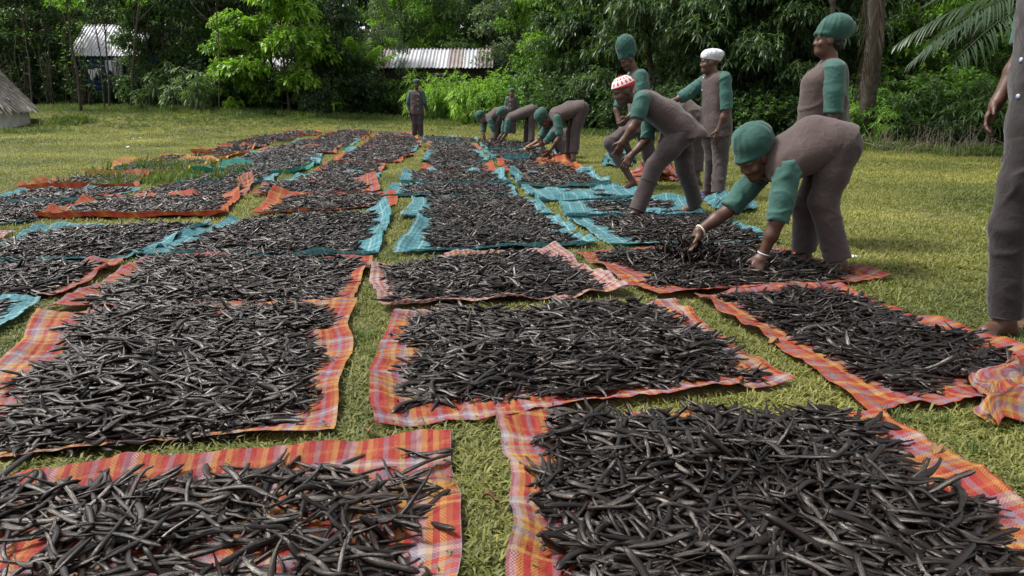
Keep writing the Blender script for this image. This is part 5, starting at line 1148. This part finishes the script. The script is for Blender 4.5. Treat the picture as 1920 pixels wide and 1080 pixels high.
# ------------------------------------------------------------------ crumpled mats, sandals, scraps
def crumple(name, corners, hgt, weave, label, seed, n=44, scale=7, cat='mat'):
    Q = np.array([G(x, y) for x, y in corners]); u, v = [a.ravel() for a in np.meshgrid(np.linspace(0, 1, n), np.linspace(0, 1, n))]
    V = bil(Q, u, v); W = np.linalg.norm(Q[1] - Q[0]); H = np.linalg.norm(Q[3] - Q[0]); ed = np.minimum(np.minimum(u, 1 - u) * W, np.minimum(v, 1 - v) * H) / min(W, H) * 2
    a, b, c = Noise(2, scale, seed), Noise(2, scale * 2.2, seed + 1), Noise(2, scale * 5, seed + 2)
    q = V[:, :2]; V[:, 2] = .02 + hgt * smooth01(ed * 1.6 + .15) * (.6 + .4 * a(q)) + hgt * .22 * (1 - np.abs(b(q))) + .008 * c(q); V[:, 0] += .07 * b(q + 5) * W; V[:, 1] += .07 * b(q + 9) * H
    V[:, 2] = np.maximum(V[:, 2], .012); i = (np.arange(n - 1)[:, None] * n + np.arange(n - 1)[None]).ravel()
    o = link(name, mesh_np(name, V - Q.mean(0), np.stack([i, i + n, i + n + 1, i + 1], 1), True, np.stack([u * W * 1.6, v * H * 1.6], 1)), PL[weave], loc=Q.mean(0)); tag(o, label, cat, 'crumpled mats')
crumple('crumpled_mat', [(1835, 712), (2120, 690), (2250, 830), (1830, 812)], .13, 'red', 'crumpled red and yellow mat heaped beside the barefoot man', 5, scale=9)
crumple('crumpled_mat', [(1205, 318), (1262, 318), (1275, 346), (1170, 344)], .16, 'redpink', 'crumpled red mat bundle lying on grass behind the red-capped man', 6)
crumple('crumpled_mat', [(1140, 292), (1185, 294), (1190, 312), (1130, 316)], .22, 'teal', 'crumpled teal mat bundle beside the stepping worker', 7)
crumple('crumpled_mat', [(1325, 376), (1400, 376), (1420, 400), (1340, 404)], .16, 'teal', 'crumpled teal mat bundle by the blue sandals', 8)
crumple('crumpled_mat', [(1005, 303), (1065, 303), (1075, 316), (995, 314)], .14, 'orange', 'orange mat corner folded over beans near the bent worker', 9)
def sandal(px, py, rz, label):
    c = G(px, py, .0); e = empty('sandal', c, rz); m_ = mat_simple('blue_rubber', (.03, .05, .22), (.05, .08, .3), 6, .5, .1)
    t = np.linspace(0, 2 * np.pi, 20, endpoint=False); y = .125 * np.sin(t); x = .045 * np.cos(t) * (1 + .25 * np.sin(t)); V = np.concatenate([np.stack([x, y, np.full(20, z)], 1) for z in (.012, .034)] + [[[0, 0, .012], [0, 0, .034]]])
    j = np.arange(20); q = (j + 1) % 20; link('sole', mesh_np('sole', V, [np.concatenate([np.stack([j * 0 + 40, q, j], 1), np.stack([j * 0 + 41, j + 20, q + 20], 1)]), np.stack([j, q, q + 20, j + 20], 1)]), m_, e)
    mb = MB(); mb.tube([[-.04, -.01, .03], [-.02, .035, .065], [0, .07, .034]], .007, 6); mb.tube([[.04, -.01, .03], [.02, .035, .065], [0, .07, .034]], .007, 6); mb.build('strap', m_, e, True); tag(e, label, 'sandal', 'blue sandals')
sandal(1322, 374, .9, 'blue rubber sandal on the grass by the white-capped worker'); sandal(1338, 378, .4, 'blue rubber sandal on the grass by the white-capped worker')
def scrap(px, py, s, label, m_, name='paper_scrap', cat='litter', grp=None):
    c = G(px, py, .03); r = np.random.RandomState(int(px)); u, v = [a.ravel() for a in np.meshgrid(np.linspace(-.5, .5, 7), np.linspace(-.5, .5, 7))]
    V = np.stack([u * s * (1 + .2 * r.normal(size=49)), v * s * .7, s * .18 * np.abs(r.normal(size=49))], 1); i = (np.arange(6)[:, None] * 7 + np.arange(6)[None]).ravel()
    tag(link(name, mesh_np(name, V, np.stack([i, i + 1, i + 8, i + 7], 1)), m_, loc=c), label, cat, grp)
scrap(1597, 482, .06, 'small white scrap on the grass behind the bending woman', MC['white'])
for (x, y) in [(236, 262), (250, 261), (262, 259), (240, 276), (405, 284)]: scrap(x, y, .07, 'small pale scrap lying on the open lawn near the hut', MC['white'], grp='pale scraps on the lawn')
def dry_leaf(px, py, rz, s):
    c = G(px, py, .04); L = .11 * s; t = np.linspace(0, 1, 7); w = .035 * s * np.sin(np.pi * np.clip(t, .03, .97)); z = .012 * np.sin(t * 5)
    V = np.concatenate([np.stack([t * L, w, z + .012], 1), np.stack([t * L, 0 * t, z], 1), np.stack([t * L, -w, z + .012], 1)]); i = np.arange(6)
    o = link('fallen_leaf', mesh_np('fallen_leaf', V, np.concatenate([np.stack([i, i + 7, i + 8, i + 1], 1), np.stack([i + 7, i + 14, i + 15, i + 8], 1)])), DRY, loc=c); o.rotation_euler = (0, .05, rz)
    tag(o, 'dry brown leaf fallen on the grass between the mats', 'leaf', 'fallen leaves')
DRY = mat_simple('dry_leaf', (.13, .07, .03), (.24, .14, .06), 12, .7, .2)
for k, (x, y) in enumerate([(905, 935), (690, 815), (1460, 640), (1700, 500), (1850, 460), (720, 500), (1760, 840)]): dry_leaf(x, y, k * 1.7, .4 + .3 * ((k * 37) % 10) / 10)
